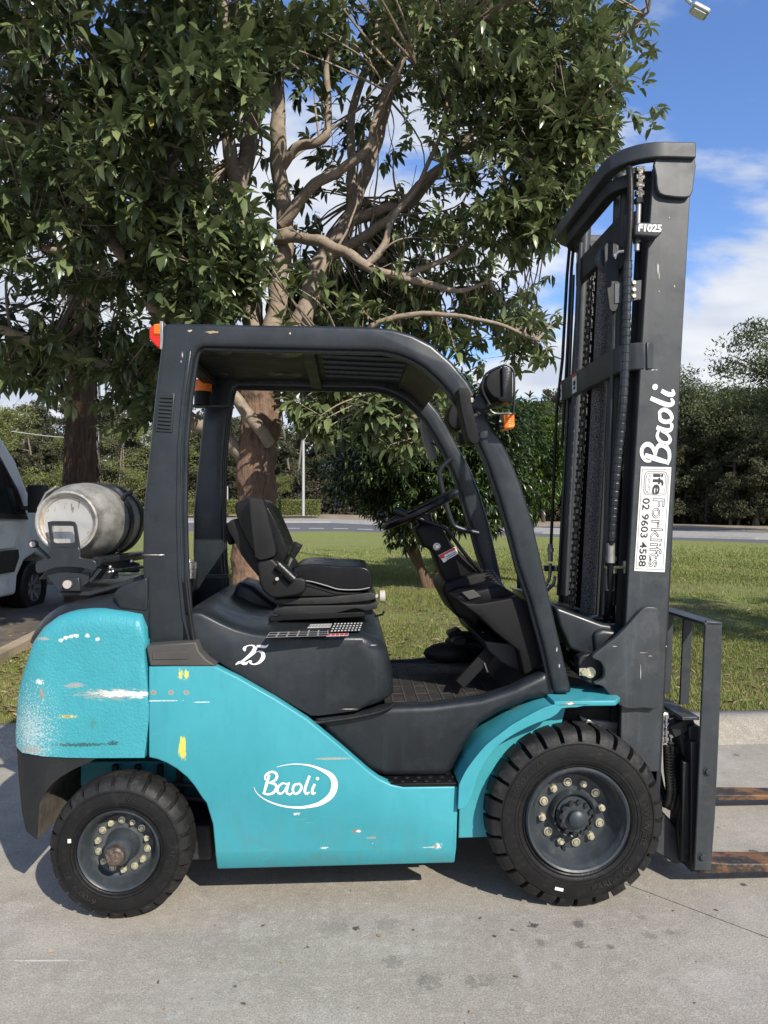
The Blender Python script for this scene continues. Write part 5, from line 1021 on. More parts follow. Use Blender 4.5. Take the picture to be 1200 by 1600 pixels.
br_ = pr3('backrest', sm(q4([(110, 110), (150, 92), (210, 74), (270, 86), (320, 140), (370, 240), (420, 360), (440, 420), (430, 470), (470, 540), (430, 560), (380, 470), (260, 450), (170, 320), (120, 190)]), 3, True), -.22, .22, 'vinyl', seat, .035, 5)
pr3('back_shell', sm(q4([(60, 230), (120, 200), (150, 250), (200, 350), (255, 470), (262, 560), (240, 545), (150, 430), (100, 330), (75, 290)]), 2, True), -.19, .19, 'seat_shell', seat, .02, 4)
pr3('document_box', q4([(40, 250), (62, 222), (90, 225), (96, 365), (66, 368), (48, 310)]), -.12, .12, 'black_plastic', seat, .01, 3)
pr3('hip_bolster', sm(q4([(196, 90), (215, 74), (262, 80), (290, 110), (355, 370), (360, 415), (345, 440), (270, 458), (240, 440), (232, 410)]), 3, True), -.30, -.20, 'seat_shell', seat, .022, 4)
pr3('recliner_cover', sm(q4([(250, 470), (330, 450), (370, 480), (460, 560), (540, 575), (552, 620), (540, 660), (480, 685), (380, 698), (330, 690), (275, 640), (255, 560)]), 3, True), -.285, -.22, 'seat_shell', seat, .02, 4)
a_, b_2 = S(340+370/4, 760+500/4, -.285), S(340+465/4, 760+575/4, -.285); MB().tube([S(340+375/4, 760+490/4, -.29), S(340+475/4, 760+585/4, -.29)], .026, 24).build('recliner_tube', 'vinyl', seat, smooth=50); m = MB()
m.hexa(S(340+372/4, 760+578/4, -.30), (0, -1, 0), .008, .01).build('bolt', 'knob_grey', seat)
bk = pr3('belt_buckle', q4([(445, 430), (478, 342), (532, 368), (485, 447)]), -.30, -.28, 'black_plastic', seat, .004, 2); pr3('buckle_slot', q4([(462, 410), (482, 358), (518, 375), (488, 425)]), -.302, -.29, 'vinyl', bk, .002, 2)
MB().tube([S(456, 872, -.29), S(450, 885, -.28), S(455, 892, -.26)], .006, 8).build('buckle_stalk', 'steel', seat)
# ------------------------------------------------ steering column, cowl, wheel
q6 = lambda L: [(600+x/4.286, 740+y/4.286) for x, y in L]
col = pr3('steering_column', q6([(200, 370), (260, 340), (370, 340), (400, 380), (440, 450), (620, 640), (640, 680), (560, 690), (450, 740), (410, 720), (370, 640), (330, 520), (290, 500), (260, 490), (235, 430)]), -.09, .09, 'black_plastic', FL, .018, 3, vref=-.09)
cowl = [(395, 740), (430, 730), (470, 760), (560, 700), (640, 670), (700, 650), (790, 740), (900, 820), (968, 860), (1075, 1270), (935, 1355), (905, 1190), (740, 1050), (610, 1050), (560, 990), (480, 960), (455, 900), (400, 800)]
pr3('cowl_top', q6([(395, 740), (430, 722), (600, 665), (700, 650), (800, 745), (830, 790), (700, 880), (620, 1040), (575, 985), (490, 965), (455, 900), (400, 800)]), -.12, .30, 'black_plastic', FL, .02, 3, vref=-.12)
ck = pr3('dash_cowl', q6([(500, 850), (560, 868), (640, 872), (900, 825), (968, 862), (1075, 1275), (940, 1357), (905, 1190), (740, 1060), (640, 960), (560, 905)]), -.42, .42, 'black_plastic', FL, .022, 4, vref=-.42)
m = MB()
tpz = [q6([p])[0] for p in ((480, 800), (900, 828))]
pr3('cowl_deck', q6([(455, 830), (520, 790), (640, 770), (760, 735), (905, 822), (640, 874), (560, 872)]), -.34, .38, 'black_plastic', FL, .012, 3, vref=-.30)
pr3('glovebox_lid', q6([(520, 795), (600, 778), (650, 822), (570, 845)]), -.352, -.34, 'collar', ck, .002, 2, vref=-.35)
# warning label and key switch on the column
lb = pr('warning_label', q6([(365, 548), (480, 488), (497, 535), (400, 597)]), -.0925, -.0915, 'sticker_white', col); pr('print', q6([(370, 548), (478, 492), (482, 505), (402, 545), (410, 562), (378, 572)]), -.0935, -.0925, 'red_print', lb)
m = MB()
for k in range(3): x0, y0 = 416+k*3, 556+k*11; m.prism(UZ(q6([(x0, y0), (x0+62, y0-32), (x0+63, y0-29), (x0+1, y0+4)]), -.0935), -.0937, -.093)
m.build('print', 'black_print', lb, smooth=0)
kk = S(*q6([(352, 488)])[0], -.09); MB().lathe([(0, .016), (.012, .016), (.014, .011), (.02, .009), (.02, 0)], kk, (0, -1, 0), 20).build('key_switch', 'steel', col)
MB().lathe([(0, .024), (.006, .022), (.006, .0)], kk, (0, -1, 0), 24).build('switch_surround', 'vinyl', col)
# steering wheel: rim ring tilted with the column
wc = (S(614, 795, 0)+S(701, 772, 0))/2; wa, wb_ = S(612, 818, 0), S(700, 775, 0); ax_u = (wb_-wa); rad = .175; ux = Vector((ax_u.x, 0, ax_u.z)).normalized(); wc = (wa+wb_)/2; nrm = Vector((-ux.z, 0, ux.x))
ring = [wc+ux*math.cos(a)*rad+Vector((0, 1, 0))*math.sin(a)*rad for a in [2*math.pi*k/48 for k in range(49)]]
sw_ = MB().tube(ring, .018, 12, cap=False).build('steering_wheel', 'vinyl', FL, smooth=80)
m = MB()
for a in (R(100), R(220), R(340)): m.tube([wc-nrm*.03, wc-nrm*.005+(ux*math.cos(a)+Vector((0, math.sin(a), 0)))*rad], .011, 8)
m.lathe([(-.08, 0), (-.08, .032), (-.03, .04), (-.015, .035), (-.012, 0)], wc, nrm, 24).build('steering_hub', 'vinyl', sw_)
kn = wc+ux*math.cos(R(160))*rad+Vector((0, math.sin(R(160))*rad, 0)); MB().tube([kn, kn+nrm*.04], .008, 8).ball(kn+nrm*.055, (.023, .023, .02), 16, 10).build('spinner_knob', 'vinyl', sw_)
# direction lever with grip, running in front of the column, then down to the boots
lv = MB().tube(cr_spline([S(622, 799, -.16), S(636, 803, -.16), S(660, 812, -.15), S(690, 823, -.14), S(703, 834, -.13), S(730, 870, -.12), S(765, 908, -.10)], 4), .0085, 8).build('control_lever', 'vinyl', FL, smooth=60)
MB().tube(cr_spline([S(616, 796, -.16), S(622, 799, -.16), S(632, 803, -.16), S(646, 808, -.155)], 3), [.012, .016, .018, .018, .018, .017, .016, .014, .012, .010], 14).build('grip', 'vinyl', lv, smooth=60)
for dx, dv in ((0, 0), (-14, .12), (8, .2)):
    m = MB(); b0 = S(768+dx, 925, -.10+dv); t0 = S(758+dx, 893, -.10+dv); d = t0-b0; prof = []
    for k in range(9): r = .052-.034*k/8; prof += [(d.length*k/8, r), (d.length*(k+.5)/8, r-.010)]
    m.lathe([(0, 0)]+prof+[(d.length, 0)], b0, d, 20).build('lever_boot', 'vinyl', FL, smooth=60)
# pedals
p0 = pr3('brake_pedal', q6([(430, 1095), (440, 1070), (500, 1045), (530, 1060), (530, 1085), (460, 1110)]), .02, .12, 'black_plastic', FL, .006, 2); MB().tube([S(715, 993, .07), S(745, 1000, .07), S(775, 985, .07)], .012, 8).build('pedal_arm', 'black_plastic', p0)
p1 = pr3('inching_pedal', q6([(455, 1140), (470, 1115), (540, 1095), (560, 1110), (550, 1150), (480, 1160)]), -.08, .0, 'black_plastic', FL, .006, 2); MB().tube([S(725, 1006, -.04), S(755, 1010, -.04), S(790, 990, -.04)], .014, 8).build('pedal_arm', 'black_plastic', p1)
MB().lathe([(0, .0), (0, .016), (.004, .016), (.004, 0)], S(754, 993, -.1), (0, -1, 0), 20).build('foot_switch', 'knob_grey', FL)
p2 = MB().sweep([S(718, 1070, -.30), S(772, 1012, -.28)], .05, .014, (0, 1, 0)).build('accelerator_pedal', 'black_plastic', FL, bevel=.004); MB().tube([S(757, 1036, -.3), S(762, 1050, -.3)], .004, 6).build('pedal_spring', 'steel', p2)
m = MB(); m.prism(UZ(q6([(600, 1050), (905, 1190), (935, 1355), (700, 1330), (640, 1200)]), .1), -.36, .42); pr3('toe_board', q6([(590, 1045), (750, 1060), (905, 1190), (930, 1330), (800, 1230), (700, 1180), (620, 1110)]), -.34, .43, 'mast_dark', FL, .005, 2, vref=-.05)
MB().ball(S(700, 1020, .2), (.12, .08, .05)).ball(S(725, 1008, .25), (.10, .08, .07)).build('brake_booster', 'dark_void', FL)
# grab handle on the far leg and lever behind
MB().tube(cr_spline([S(706, 716, .36), S(692, 728, .36), S(687, 742, .36), S(695, 780, .36), S(706, 815, .36), S(716, 825, .36), S(748, 833, .36)], 4), .013, 8).build('grab_handle', 'charcoal_paint', FL, smooth=60)
pr3('wiring_bracket', [(812, 890), (820, 868), (826, 915), (812, 922)], .1, .16, 'charcoal_paint', FL, .003, 2)
MB().tube(cr_spline([S(797, 918, .1), S(806, 920, .1), S(816, 920, .1), S(817, 905, .1)], 3), .004, 6).build('wire_hook', 'steel', FL)
# ------------------------------------------------ lights and mirrors at the front leg
q7 = lambda L: [(680+x/7.5, 560+y/7.5) for x, y in L]
hl = pr3('headlight', sm(q7([(560, 300), (590, 220), (650, 165), (740, 145), (752, 480), (700, 500), (650, 480), (600, 430), (565, 360)]), 3, True), -.60, -.44, 'black_plastic', FL, .03, 5, vref=-.54)
pr3('headlight_rim', q7([(735, 140), (830, 140), (855, 190), (855, 500), (835, 545), (750, 550), (690, 520), (690, 490), (745, 480)]), -.615, -.43, 'vinyl', hl, .012, 4, vref=-.54); pr3('headlight_lens', q7([(845, 180), (868, 220), (870, 470), (845, 530)]), -.60, -.445, 'clear_lens', hl, .006, 3, vref=-.54)
for vv in (-.60, -.45): MB().tube(cr_spline([S(x, y, vv) for x, y in q7([(640, 545), (565, 400), (555, 300), (600, 180), (790, 85), (870, 90), (920, 160), (925, 350), (915, 630), (860, 645), (700, 645), (640, 600)])], 4), .0048, 6).build('lamp_guard', 'charcoal_paint', hl, smooth=60)
MB().tube([S(*q7([(915, 635)])[0], -.6), S(*q7([(915, 635)])[0], -.45)], .0048, 6).tube([S(*q7([(700, 645)])[0], -.6), S(*q7([(700, 645)])[0], -.45)], .0048, 6).build('lamp_guard', 'charcoal_paint', hl)
ti = pr3('turn_lamp', q7([(735, 655), (790, 655), (795, 830), (735, 830)]), -.56, -.48, 'black_plastic', FL, .004, 2, vref=-.54); pr3('turn_lens', q7([(785, 660), (915, 655), (920, 810), (900, 825), (790, 830)]), -.565, -.475, 'amber_lens', ti, .007, 3, vref=-.54)
MB().hexa(S(*q7([(760, 738)])[0], -.56), (0, -1, 0), .005, .004).build('screw', 'zinc', ti)
cp = pr3('lamp_clamp', q7([(400, 530), (520, 410), (560, 430), (645, 620), (560, 680), (520, 640), (480, 680)]), -.508, -.42, 'charcoal_paint', FL, .006, 2); MB().hexa(S(*q7([(422, 492)])[0], -.52), (0, -1, 0), .011, .012).build('bolt', 'zinc', cp)
MB().tube(cr_spline([S(x, y, -.53) for x, y in q7([(455, 560), (500, 600), (580, 600), (650, 550)])], 4), .004, 6).tube(cr_spline([S(x, y, -.53) for x, y in q7([(480, 620), (580, 650), (650, 700), (740, 760)])], 4), .004, 6).build('cable', 'rubber', cp)
mi = pr3('side_mirror', sm(q7([(245, 390), (290, 375), (360, 395), (390, 520), (440, 750), (475, 900), (478, 990), (440, 1018), (390, 1000), (350, 930), (290, 680), (255, 480)]), 3, True), -.62, -.52, 'black_plastic', FL, .014, 4, vref=-.56)
MB().box(S(*q7([(400, 705)])[0], -.60), (.012, .03, .034)).tube([S(*q7([(415, 695)])[0], -.60), S(*q7([(530, 635)])[0], -.52)], .006, 8).build('mirror_arm', 'steel', mi)
hf = pr3('headlight', sm(q7([(120, 700), (150, 600), (200, 545), (260, 530), (330, 560), (330, 800), (260, 850), (180, 850), (130, 790)]), 3, True), .46, .62, 'black_plastic', FL, .03, 5, vref=.54); MB().tube(cr_spline([S(x, y, .5) for x, y in q7([(240, 530), (180, 600), (165, 680), (190, 780), (250, 870)])], 3), .006, 6).build('lamp_guard', 'charcoal_paint', hf)
tf = pr3('turn_lamp', q7([(275, 880), (335, 890), (345, 1020), (275, 1020)]), .48, .56, 'black_plastic', FL, .004, 2, vref=.54); pr3('turn_lens', q7([(330, 960), (365, 970), (368, 1015), (340, 1018)]), .48, .56, 'amber_lens', tf, .004, 2, vref=.54)
mf = pr3('side_mirror', sm([(657, 658), (662, 651), (668, 654), (676, 690), (682, 706), (681, 716), (672, 720), (667, 705), (660, 685)], 3, True), .53, .60, 'mirror_back_light', FL, .01, 3, vref=.56); MB().tube([S(670, 690, .55), S(690, 700, .48)], .006, 6).build('mirror_arm', 'charcoal_paint', mf)
# ------------------------------------------------ mast
HM = .47
railp = [(1021, 262), (1083, 232), (1073, 410), (1063, 594), (1053, 770), (1044, 940), (1037, 1080), (1030, 1206), (968, 1206), (971, 1103), (978, 974), (989, 770), (1000, 581), (1010, 420)]
ru = UZ(railp, -HM)
def u_rear(z):     # rear (operator side) edge of the rail at height z
    a = sorted([(z_, u_) for (u_, z_) in [ru[0], ru[-1], ru[-2], ru[-3], ru[-4], ru[-5], ru[-6]]]); return float(np.interp(z, [p[0] for p in a], [p[1] for p in a]))
def u_front(z):
    a = sorted([(z_, u_) for (u_, z_) in ru[1:8]]); return float(np.interp(z, [p[0] for p in a], [p[1] for p in a]))
zt, zb_ = ru[0][1], .18
mast = pr('mast_rail', None, -HM, -HM+.02, 'mast_paint', uz=ru, bevel=.004); mf_ = pr('mast_rail', None, HM-.02, HM, 'mast_paint', uz=ru, bevel=.004)
for sgn, par in ((-1, mast), (1, mf_)):
    for nm, fn, du in (('rear_flange', u_rear, .0), ('front_flange', u_front, -.02)):
        m = MB(); v0, v1 = sgn*(HM-.012), sgn*(HM-.085); uz = [(fn(zb_)+du, zb_), (fn(zb_)+du+.02, zb_), (fn(zt-.02)+du+.02, zt-.02), (fn(zt-.02)+du, zt-.02)]; m.prism(uz, min(v0, v1), max(v0, v1)).build(nm, 'mast_dark', par, bevel=.003)
    # inner rail nested inside
    m = MB(); v0 = sgn*(HM-.088); v1 = sgn*(HM-.115); du = .002; m.prism([(u_rear(.2)+du, .2), (u_front(.2)-.02, .2), (u_front(zt)-.02, zt-.06), (u_rear(zt)+du, zt-.06)], min(v0, v1), max(v0, v1)); vx = sgn*(HM-.17)
    m.prism([(u_rear(.2)+du, .2), (u_rear(.2)+du+.02, .2), (u_rear(zt)+du+.02, zt-.06), (u_rear(zt)+du, zt-.06)], min(v1, vx), max(v1, vx)); m.build('inner_rail', 'mast_dark', FL, bevel=.003)
    MB().prism([(u_rear(.3)+.085, .25), (u_rear(.3)+.10, .25), (u_rear(zt)+.10, zt-.03), (u_rear(zt)+.085, zt-.03)], min(sgn*.36, sgn*.17), max(sgn*.36, sgn*.17)).build('inner_channel', 'mast_dark', FL, bevel=.003)
    m = MB(); m.prism([(u_rear(.3)+.06, .25), (u_rear(.3)+.075, .25), (u_rear(zt)+.075, zt-.2), (u_rear(zt)+.06, zt-.2)], min(sgn*.24, sgn*.20), max(sgn*.24, sgn*.20)); m.build('carriage_rail', 'mast_dark', FL)
# lettering on the rail, reading upwards
def mastpt(x, y): # logo units -> photo px on the rail; letters run up
    s = (x-290)/(528-290); t = (y-548)/(645-548); py = 728-s*126; edge_l = 1004+(728-py)*.012+s*4; return S(edge_l+t*46-(1-s)*4, py, -HM-.0025)
o = strokes('logo', [(p, [w_*1.38 for w_ in w]) for p, w in LOGO], mastpt, 'white_print', mast); MB().add([mastpt((p[0]-523)*1.3+523, (p[1]-578)*1.3+578) for p in DOT], [tuple(range(12))]).build('logo_dot', 'white_print', o, smooth=0)
# company plate
Q = [(1001.5, 729), (1049, 730), (1038.5, 894), (991, 892)]
def stk(a, b, dv=0): # a along (0 top .. 1 bottom), b across (0 left .. 1 right)
    L_ = lerp2(Q[0], Q[3], a); R_ = lerp2(Q[1], Q[2], a); p = lerp2(L_, R_, b); return S(p[0], p[1], -HM-.003-dv)
def squad(m, a0, a1, b0, b1, dv): m.add([stk(a0, b0, dv), stk(a0, b1, dv), stk(a1, b1, dv), stk(a1, b0, dv)], [(0, 1, 2, 3)])
m = MB(); squad(m, 0, 1, 0, 1, 0); sp_ = m.build('company_plate', 'sticker_white', mast, smooth=0); m = MB()
for a0, a1, b0, b1 in ((.02, .026, .05, .95), (.974, .98, .05, .95), (.02, .98, .05, .068), (.02, .98, .932, .95)): squad(m, a0, a1, b0, b1, .0012)
ri = [(.5+.36*(abs(math.cos(k*math.pi/16))**.35)*math.copysign(1, math.cos(k*math.pi/16)), .5+.40*(abs(math.sin(k*math.pi/16))**.35)*math.copysign(1, math.sin(k*math.pi/16))) for k in range(32)]
def rr_(k, s): b, a = ri[k % 32]; return ((a-.5)*s*.27+.155, (b-.5)*s+.52)
m.strip([stk(*rr_(k, 1.0), .0012) for k in range(33)], [stk(*rr_(k, 1.08), .0012) for k in range(33)]); m.strip([stk(*rr_(k, .86), .0012) for k in range(33)], [stk(*rr_(k, .92), .0012) for k in range(33)])
m.build('plate_border', 'grey_print', sp_, smooth=0, recalc=False)
def plate_text(s_, a0, a1, b0, b1, mat, bold=0, outline=0, nm='lettering'): # text runs down the plate, its top to the right
    vs_, fs_ = textmesh(s_, lambda x, y: stk(a0+x*(a1-a0), b0+y*(b1-b0), .0015), 1, 1, bold, outline); MB().add(vs_, fs_).build(nm, mat, sp_, smooth=0, recalc=False)
plate_text('ife', .065, .265, .42, .78, 'black_print', .02); plate_text('FORKLIFTS', .075, .24, .26, .35, 'grey_print'); plate_text('02 9603 4588', .30, .955, .13, .37, 'black_print', .012); plate_text('Forklifts', .30, .955, .46, .86, 'black_print', 0, .014)
# top pad plate, F1025 stop block
pr('end_plate', sm([(1022, 246), (1080, 240), (1080, 290), (1077, 306), (1068, 312), (1034, 309), (1024, 300), (1022, 280)], 2, True), -HM-.022, -HM-.004, 'mast_paint', mast, bevel=.004, vref=-HM)
bl = pr('stop_block', [(992, 352), (1000, 347), (1032, 348), (1035, 352), (1034, 364), (1028, 370), (992, 367)], -HM-.045, -HM+.02, 'mast_paint', mast, bevel=.008, seg=3)
vs_, fs_ = textmesh('F1025', lambda x, y: S(997+x*36+y*1.5, 361.5-y*12+x*1.5, -HM-.0475), 1, 1, .035); MB().add(vs_, fs_).build('lettering', 'white_print', bl, smooth=0)
# tie bars
def ubar(name, z, h, t, du, hv, r, mat, ustart=0, n=8, par=None, slope=0):
    us = u_rear(z)+ustart; ub_ = u_rear(z)-du; P = [(us, -hv)]
    P += [(ub_+r-r*math.sin(a), -hv+r-r*math.cos(a)) for a in [k*math.pi/2/n for k in range(n+1)]]
    P2 = [(u, -v) for u, v in reversed(P)]; return MB().sweep([(u, v, z) for u, v in P+P2], t, h).build(name, mat, par or FL, bevel=.005)
zA = S(1050, 237, -HM-.02).z
ubar('top_tie_bar', zA, .062, .05, .13, HM+.015, .16, 'mast_paint', ustart=.155)
ubar('inner_tie_bar', zA-.065, .055, .05, .10, HM-.085, .13, 'mast_dark', ustart=.06)
z_ = S(975, 350, -.36).z; ubar('middle_tie_bar', z_, .115, .03, .05, .36, .10, 'mast_dark', ustart=.03)
z_ = S(985, 560, -.42).z; tb = ubar('lower_tie_bar', z_, .108, .03, .055, HM-.006, .09, 'mast_paint', ustart=.02)
z_b = S(940, 1000, -.42).z; cm = MB(); us = u_rear(z_b)
pr('mast_cross_plate', None, -.42, .44, 'charcoal_paint', uz=[(us-.10, z_b-.06), (us-.06, z_b-.085), (us+.02, z_b-.085), (us+.03, z_b+.03), (us-.07, z_b+.045), (us-.11, z_b+.03)], bevel=.02, seg=4)
MB().prism([(u_rear(.4)-.015, .4), (u_rear(.4)+.06, .4), (u_rear(zt)+.06, zt-.03), (u_rear(zt)-.015, zt-.03)], -.375, -.362).build('channel_web', 'mast_dark', FL)
# warning stickers on lower tie bar
for v, w in ((.16, .035), (.40, .03)):
    uu = u_rear(z_)-.055-.0165; a = MB().add([(uu, v-w, z_-.045), (uu, v+w, z_-.045), (uu, v+w, z_+.045), (uu, v-w, z_+.045)], [(0, 1, 2, 3)]).build('warning_label', 'sticker_white', tb, smooth=0)
    MB().add([(uu-.001, v-w, z_+.032), (uu-.001, v+w, z_+.032), (uu-.001, v+w, z_+.045), (uu-.001, v-w, z_+.045)], [(0, 1, 2, 3)]).build('print', 'red_print', a, smooth=0)
    MB().ball((uu-.001, v, z_+.002), (.001, w*.55, .013)).box((uu-.001, v, z_-.022), (.001, w*.9, .012)).build('print', 'black_print', a, smooth=0)
# stuff inside the mast: cylinders, chains, hoses
def vtube(nm, P, v, r, mat, par=None, n=12, smooth=60): return MB().tube([S(x, y, v if not isinstance(v, tuple) else v[0]+(v[1]-v[0])*i/(len(P)-1)) for i, (x, y) in enumerate(P)], r, n).build(nm, mat, par or FL, smooth=smooth)
vtube('centre_ram', [(946, 420), (932, 700), (918, 960)], .0, .034, 'ram_dusty')
vtube('lift_cylinder', [(971, 275), (960, 600), (950, 965)], -.22, .030, 'mast_paint'); vtube('lift_cylinder', [(915, 335), (902, 620), (886, 930)], .28, .030, 'mast_paint')
pl_ = S(957, 402, -.33); pu_ = MB().lathe([(0, 0), (0, .055), (.008, .062), (.016, .052), (.024, .052), (.032, .062), (.04, .055), (.04, 0)], pl_, (0, 1, 0), 28).build('chain_pulley', 'mast_paint', FL, smooth=30); MB().hexa(pl_, (0, -1, 0), .012, .01).build('bolt', 'dull_steel', pu_)
pr('pulley_yoke', sm([(944, 385), (958, 378), (966, 400), (966, 480), (952, 482)], 2, True), -.36, -.35, 'mast_dark', bevel=.003)
vtube('feed_pipe', [(961, 412), (958, 545), (953, 700), (948, 830), (942, 960)], -.34, .009, 'charcoal_paint'); vtube('feed_pipe', [(896, 430), (888, 620), (872, 930)], .33, .008, 'charcoal_paint'); vtube('feed_pipe', [(908, 380), (898, 620), (884, 930)], .2, .010, 'mast_paint')
MB().tube(cr_spline([S(974, 393, -.36), S(964, 395, -.36), S(961, 403, -.355), S(961, 415, -.345)], 3), .007, 8).hexa(S(961, 402, -.355), (0, 0, 1), .011, .012).build('pipe_union', 'steel', FL)
pr('cylinder_guard', None, -.10, -.06, 'mast_dark', uz=[(u_rear(.4)+.02, .4), (u_rear(.4)+.05, .4), (u_rear(zt)+.05, zt-.12), (u_rear(zt)+.02, zt-.12)])
vtube('inner_ram', [(978, 290), (968, 620), (958, 945)], -.30, .022, 'mast_dark')
def chain(px0, py0, px1, py1, v, n, w=.020):
    a, b = S(px0, py0, v), S(px1, py1, v); d = (b-a)/n; m1 = MB(); dd = d.normalized()
    for k in range(n):
        c_ = a+d*(k+.5); off = .006 if k % 2 else .012
        for s in (-1, 1): m1.box(c_+Vector((s*off, 0, 0)), (.004, w, abs(d.z)*1.35))
        m1.tube([a+d*k-Vector((.018, 0, 0)), a+d*k+Vector((.018, 0, 0))], .0065, 6)
    return m1
c_o = chain(927, 385, 893, 950, .12, 58, .022).build('lift_chain', 'chain_grime', FL, smooth=0); c_o['kind'] = 'stuff'
for k in range(8):
    a, b = S(1000, 262, -.475), S(999, 312, -.475); d = (b-a)/8; c_ = a+d*(k+.5); MB().box(c_, (.022 if k % 2 else .036, .018, abs(d.z)*1.3)).build('chain_link', 'chain_grime', FL, bevel=.003)
vtube('chain_anchor_rod', [(998, 316), (997, 345), (995, 392)], -.48, .010, 'dull_steel'); MB().hexa(S(996, 380, -.48), (0, 0, 1), .018, .02).build('anchor_nut', 'mast_dark', FL); MB().hexa(S(998, 318, -.48), (0, 0, 1), .018, .02).build('anchor_nut', 'mast_dark', FL)
# wrapped hose with spiral guard
hp = [S(x, y, v) for x, y, v in ((978, 258, -.38), (984, 268, -.46), (985, 330, -.487), (981, 420, -.49), (978, 540, -.492), (974, 620, -.492), (965, 720, -.47), (958, 800, -.43), (954, 860, -.40), (953, 930, -.36), (946, 965, -.30), (938, 985, -.26))]
HP = cr_spline(hp, 8); hs = MB().tube(HP, .0130, 10).build('hydraulic_hose', 'rubber', FL, smooth=60); m = MB()
SP = []
N_ = 1500; 
for i in range(N_):
    t = i/(N_-1)*(len(HP)-1)*.9; k = min(int(t), len(HP)-2); p = HP[k].lerp(HP[k+1], t-k); pitch = .028 if i < N_*.5 else .05; ang = (p.z/.03)*6.283; SP.append(p+Vector((math.cos(ang), math.sin(ang), 0))*.0145)
PG = []; RG_ = []
HQ = [p for p in HP if p.z < S(980, 405, -.49).z and p.z > S(953, 850, -.40).z]; L_ = [HQ[0].lerp(HQ[-1], 0)]
for i in range(len(HQ)-1):
    for k in range(10): PG.append(HQ[i].lerp(HQ[i+1], k/10)); RG_.append(.0150+.0016*((int(PG[-1].z/.011) % 3) > 0))
m.tube(PG, RG_, 10, cap=False).build('spiral_guard', 'charcoal_paint', hs, smooth=20)
MB().tube([hp[8]+Vector((0, 0, .03)), hp[8]-Vector((0, 0, .05))], .017, 12).build('hose_ferrule', 'dull_steel', hs); MB().tube([hp[9]+Vector((0, 0, .02)), hp[9]+Vector((0, 0, .09))], .019, 12).build('hose_ferrule', 'dull_steel', hs)
vl = S(957, 884, -.37); MB().hexa(vl+Vector((-.005, 0, .02)), (0, 0, 1), .022, .02).hexa(vl+Vector((-.005, 0, -.03)), (0, 0, 1), .022, .02).box(vl+Vector((.03, 0, -.005)), (.12, .03, .010)).hexa(vl+Vector((.055, 0, 0)), (0, 0, 1), .018, .02).hexa(vl+Vector((.055, 0, -.03)), (0, 0, 1), .014, .02).build('hose_union', 'zinc', hs)
cb = pr('hose_clamp_bracket', [(960, 442), (1003, 437), (1002, 468), (960, 475)], -.475, -.465, 'mast_paint', bevel=.003)
for y in (442, 453, 463): MB().hexa(S(990, y, -.475), (0, -1, 0), .009, .008).build('bolt', 'zinc', cb)
vtube('far_hose', [(893, 352), (886, 430), (879, 560), (870, 640), (861, 850)], .40, .008, 'rubber'); vtube('far_hose', [(899, 352), (893, 420), (886, 560), (878, 700)], .36, .008, 'rubber')
ff = S(860, 862, .40); MB().tube([ff+Vector((0, 0, .04)), ff-Vector((0, 0, .05))], .013, 10).hexa(ff, (0, 0, 1), .017, .02).build('hose_ferrule', 'dull_steel', FL)
MB().tube(cr_spline([S(860, 880, .40), S(859, 900, .40), S(853, 915, .40), S(845, 925, .38)], 3), .009, 8).tube(cr_spline([S(868, 900, .40), S(865, 912, .40), S(855, 922, .38)], 3), .009, 8).build('hydraulic_pipe', 'dull_steel', FL, smooth=60)
MB().box(S(861, 888, .42), (.07, .03, .03)).build('pipe_clamp', 'mast_dark', FL, bevel=.004)
for (x0, y0, x1, y1, v, mt) in ((953, 625, 958, 656, -.25, 'yellow_print'), (950, 703, 954, 738, -.25, 'red_print')):
    pr('caution_label', [(x0, y0), (x1, y0), (x1-1.5, y1), (x0-1.5, y1)], v-.003, v-.002, mt)
lbv = HM-.09; o = MB().add([(u_rear(1.6)+.0285, .32, z) for z in (1.52, 1.76)]+[(u_rear(1.6)+.0285, .345, z) for z in (1.76, 1.52)], [(0, 1, 2, 3)]).build('warning_label', 'sticker_white', FL, smooth=0)
# lower side plate, tilt pin
lp = pr('mast_side_plate', sm([(974, 978), (988, 962), (1001, 949), (1012, 947), (1024, 951), (1027, 975), (1027, 1050), (1026, 1100), (1000, 1103), (971, 1103), (950, 1085), (938, 1070), (925, 1066), (938, 1058), (941, 1046), (935, 1032), (921, 1024), (941, 1007), (958, 994)], 3, True), -HM-.03, -HM-.002, 'mast_paint', bevel=.01, seg=3, vref=-HM)
tb2 = pr('tilt_bracket', sm([(905, 1028), (930, 1022), (944, 1040), (940, 1062), (925, 1070), (908, 1056)], 3, True), -.44, -.37, 'mast_dark', bevel=.006); m = MB(); m.lathe([(0, 0), (0, .023), (.012, .022), (.012, .012), (.006, .01), (.006, 0)], S(921, 1050, -.44), (0, -1, 0), 20).hexa(S(912, 1050, -.44), (0, -1, 0), .016, .015).prism(UZ([(905, 1044), (926, 1043), (926, 1056), (905, 1055)], -.442), -.447, -.44).build('tilt_pin', 'zinc', tb2)
m = MB(); 
for k in range(14): p = Vector((random.uniform(S(868, 0, -.3).x, S(925, 0, -.3).x), random.uniform(-.3, .1), random.uniform(.84, 1.02))); m.tube(cr_spline([p, p+Vector((random.uniform(.05, .15), random.uniform(-.1, .1), random.uniform(-.12, .05))), p+Vector((.2, .0, random.uniform(-.2, 0)))], 4), .011, 8)
m.build('hose_bundle', 'grease', FL, smooth=60)
MB().tube([S(935, 1108, -.30), S(935, 1130, -.30)], .03, 14).build('mount_post', 'charcoal_paint', FL)
pr('front_valance', [(862, 945), (935, 972), (975, 978), (975, 1000), (940, 1020), (905, 1020), (885, 1010), (870, 975)], -.40, .40, 'charcoal_paint', bevel=.015, seg=3, vref=-.36)
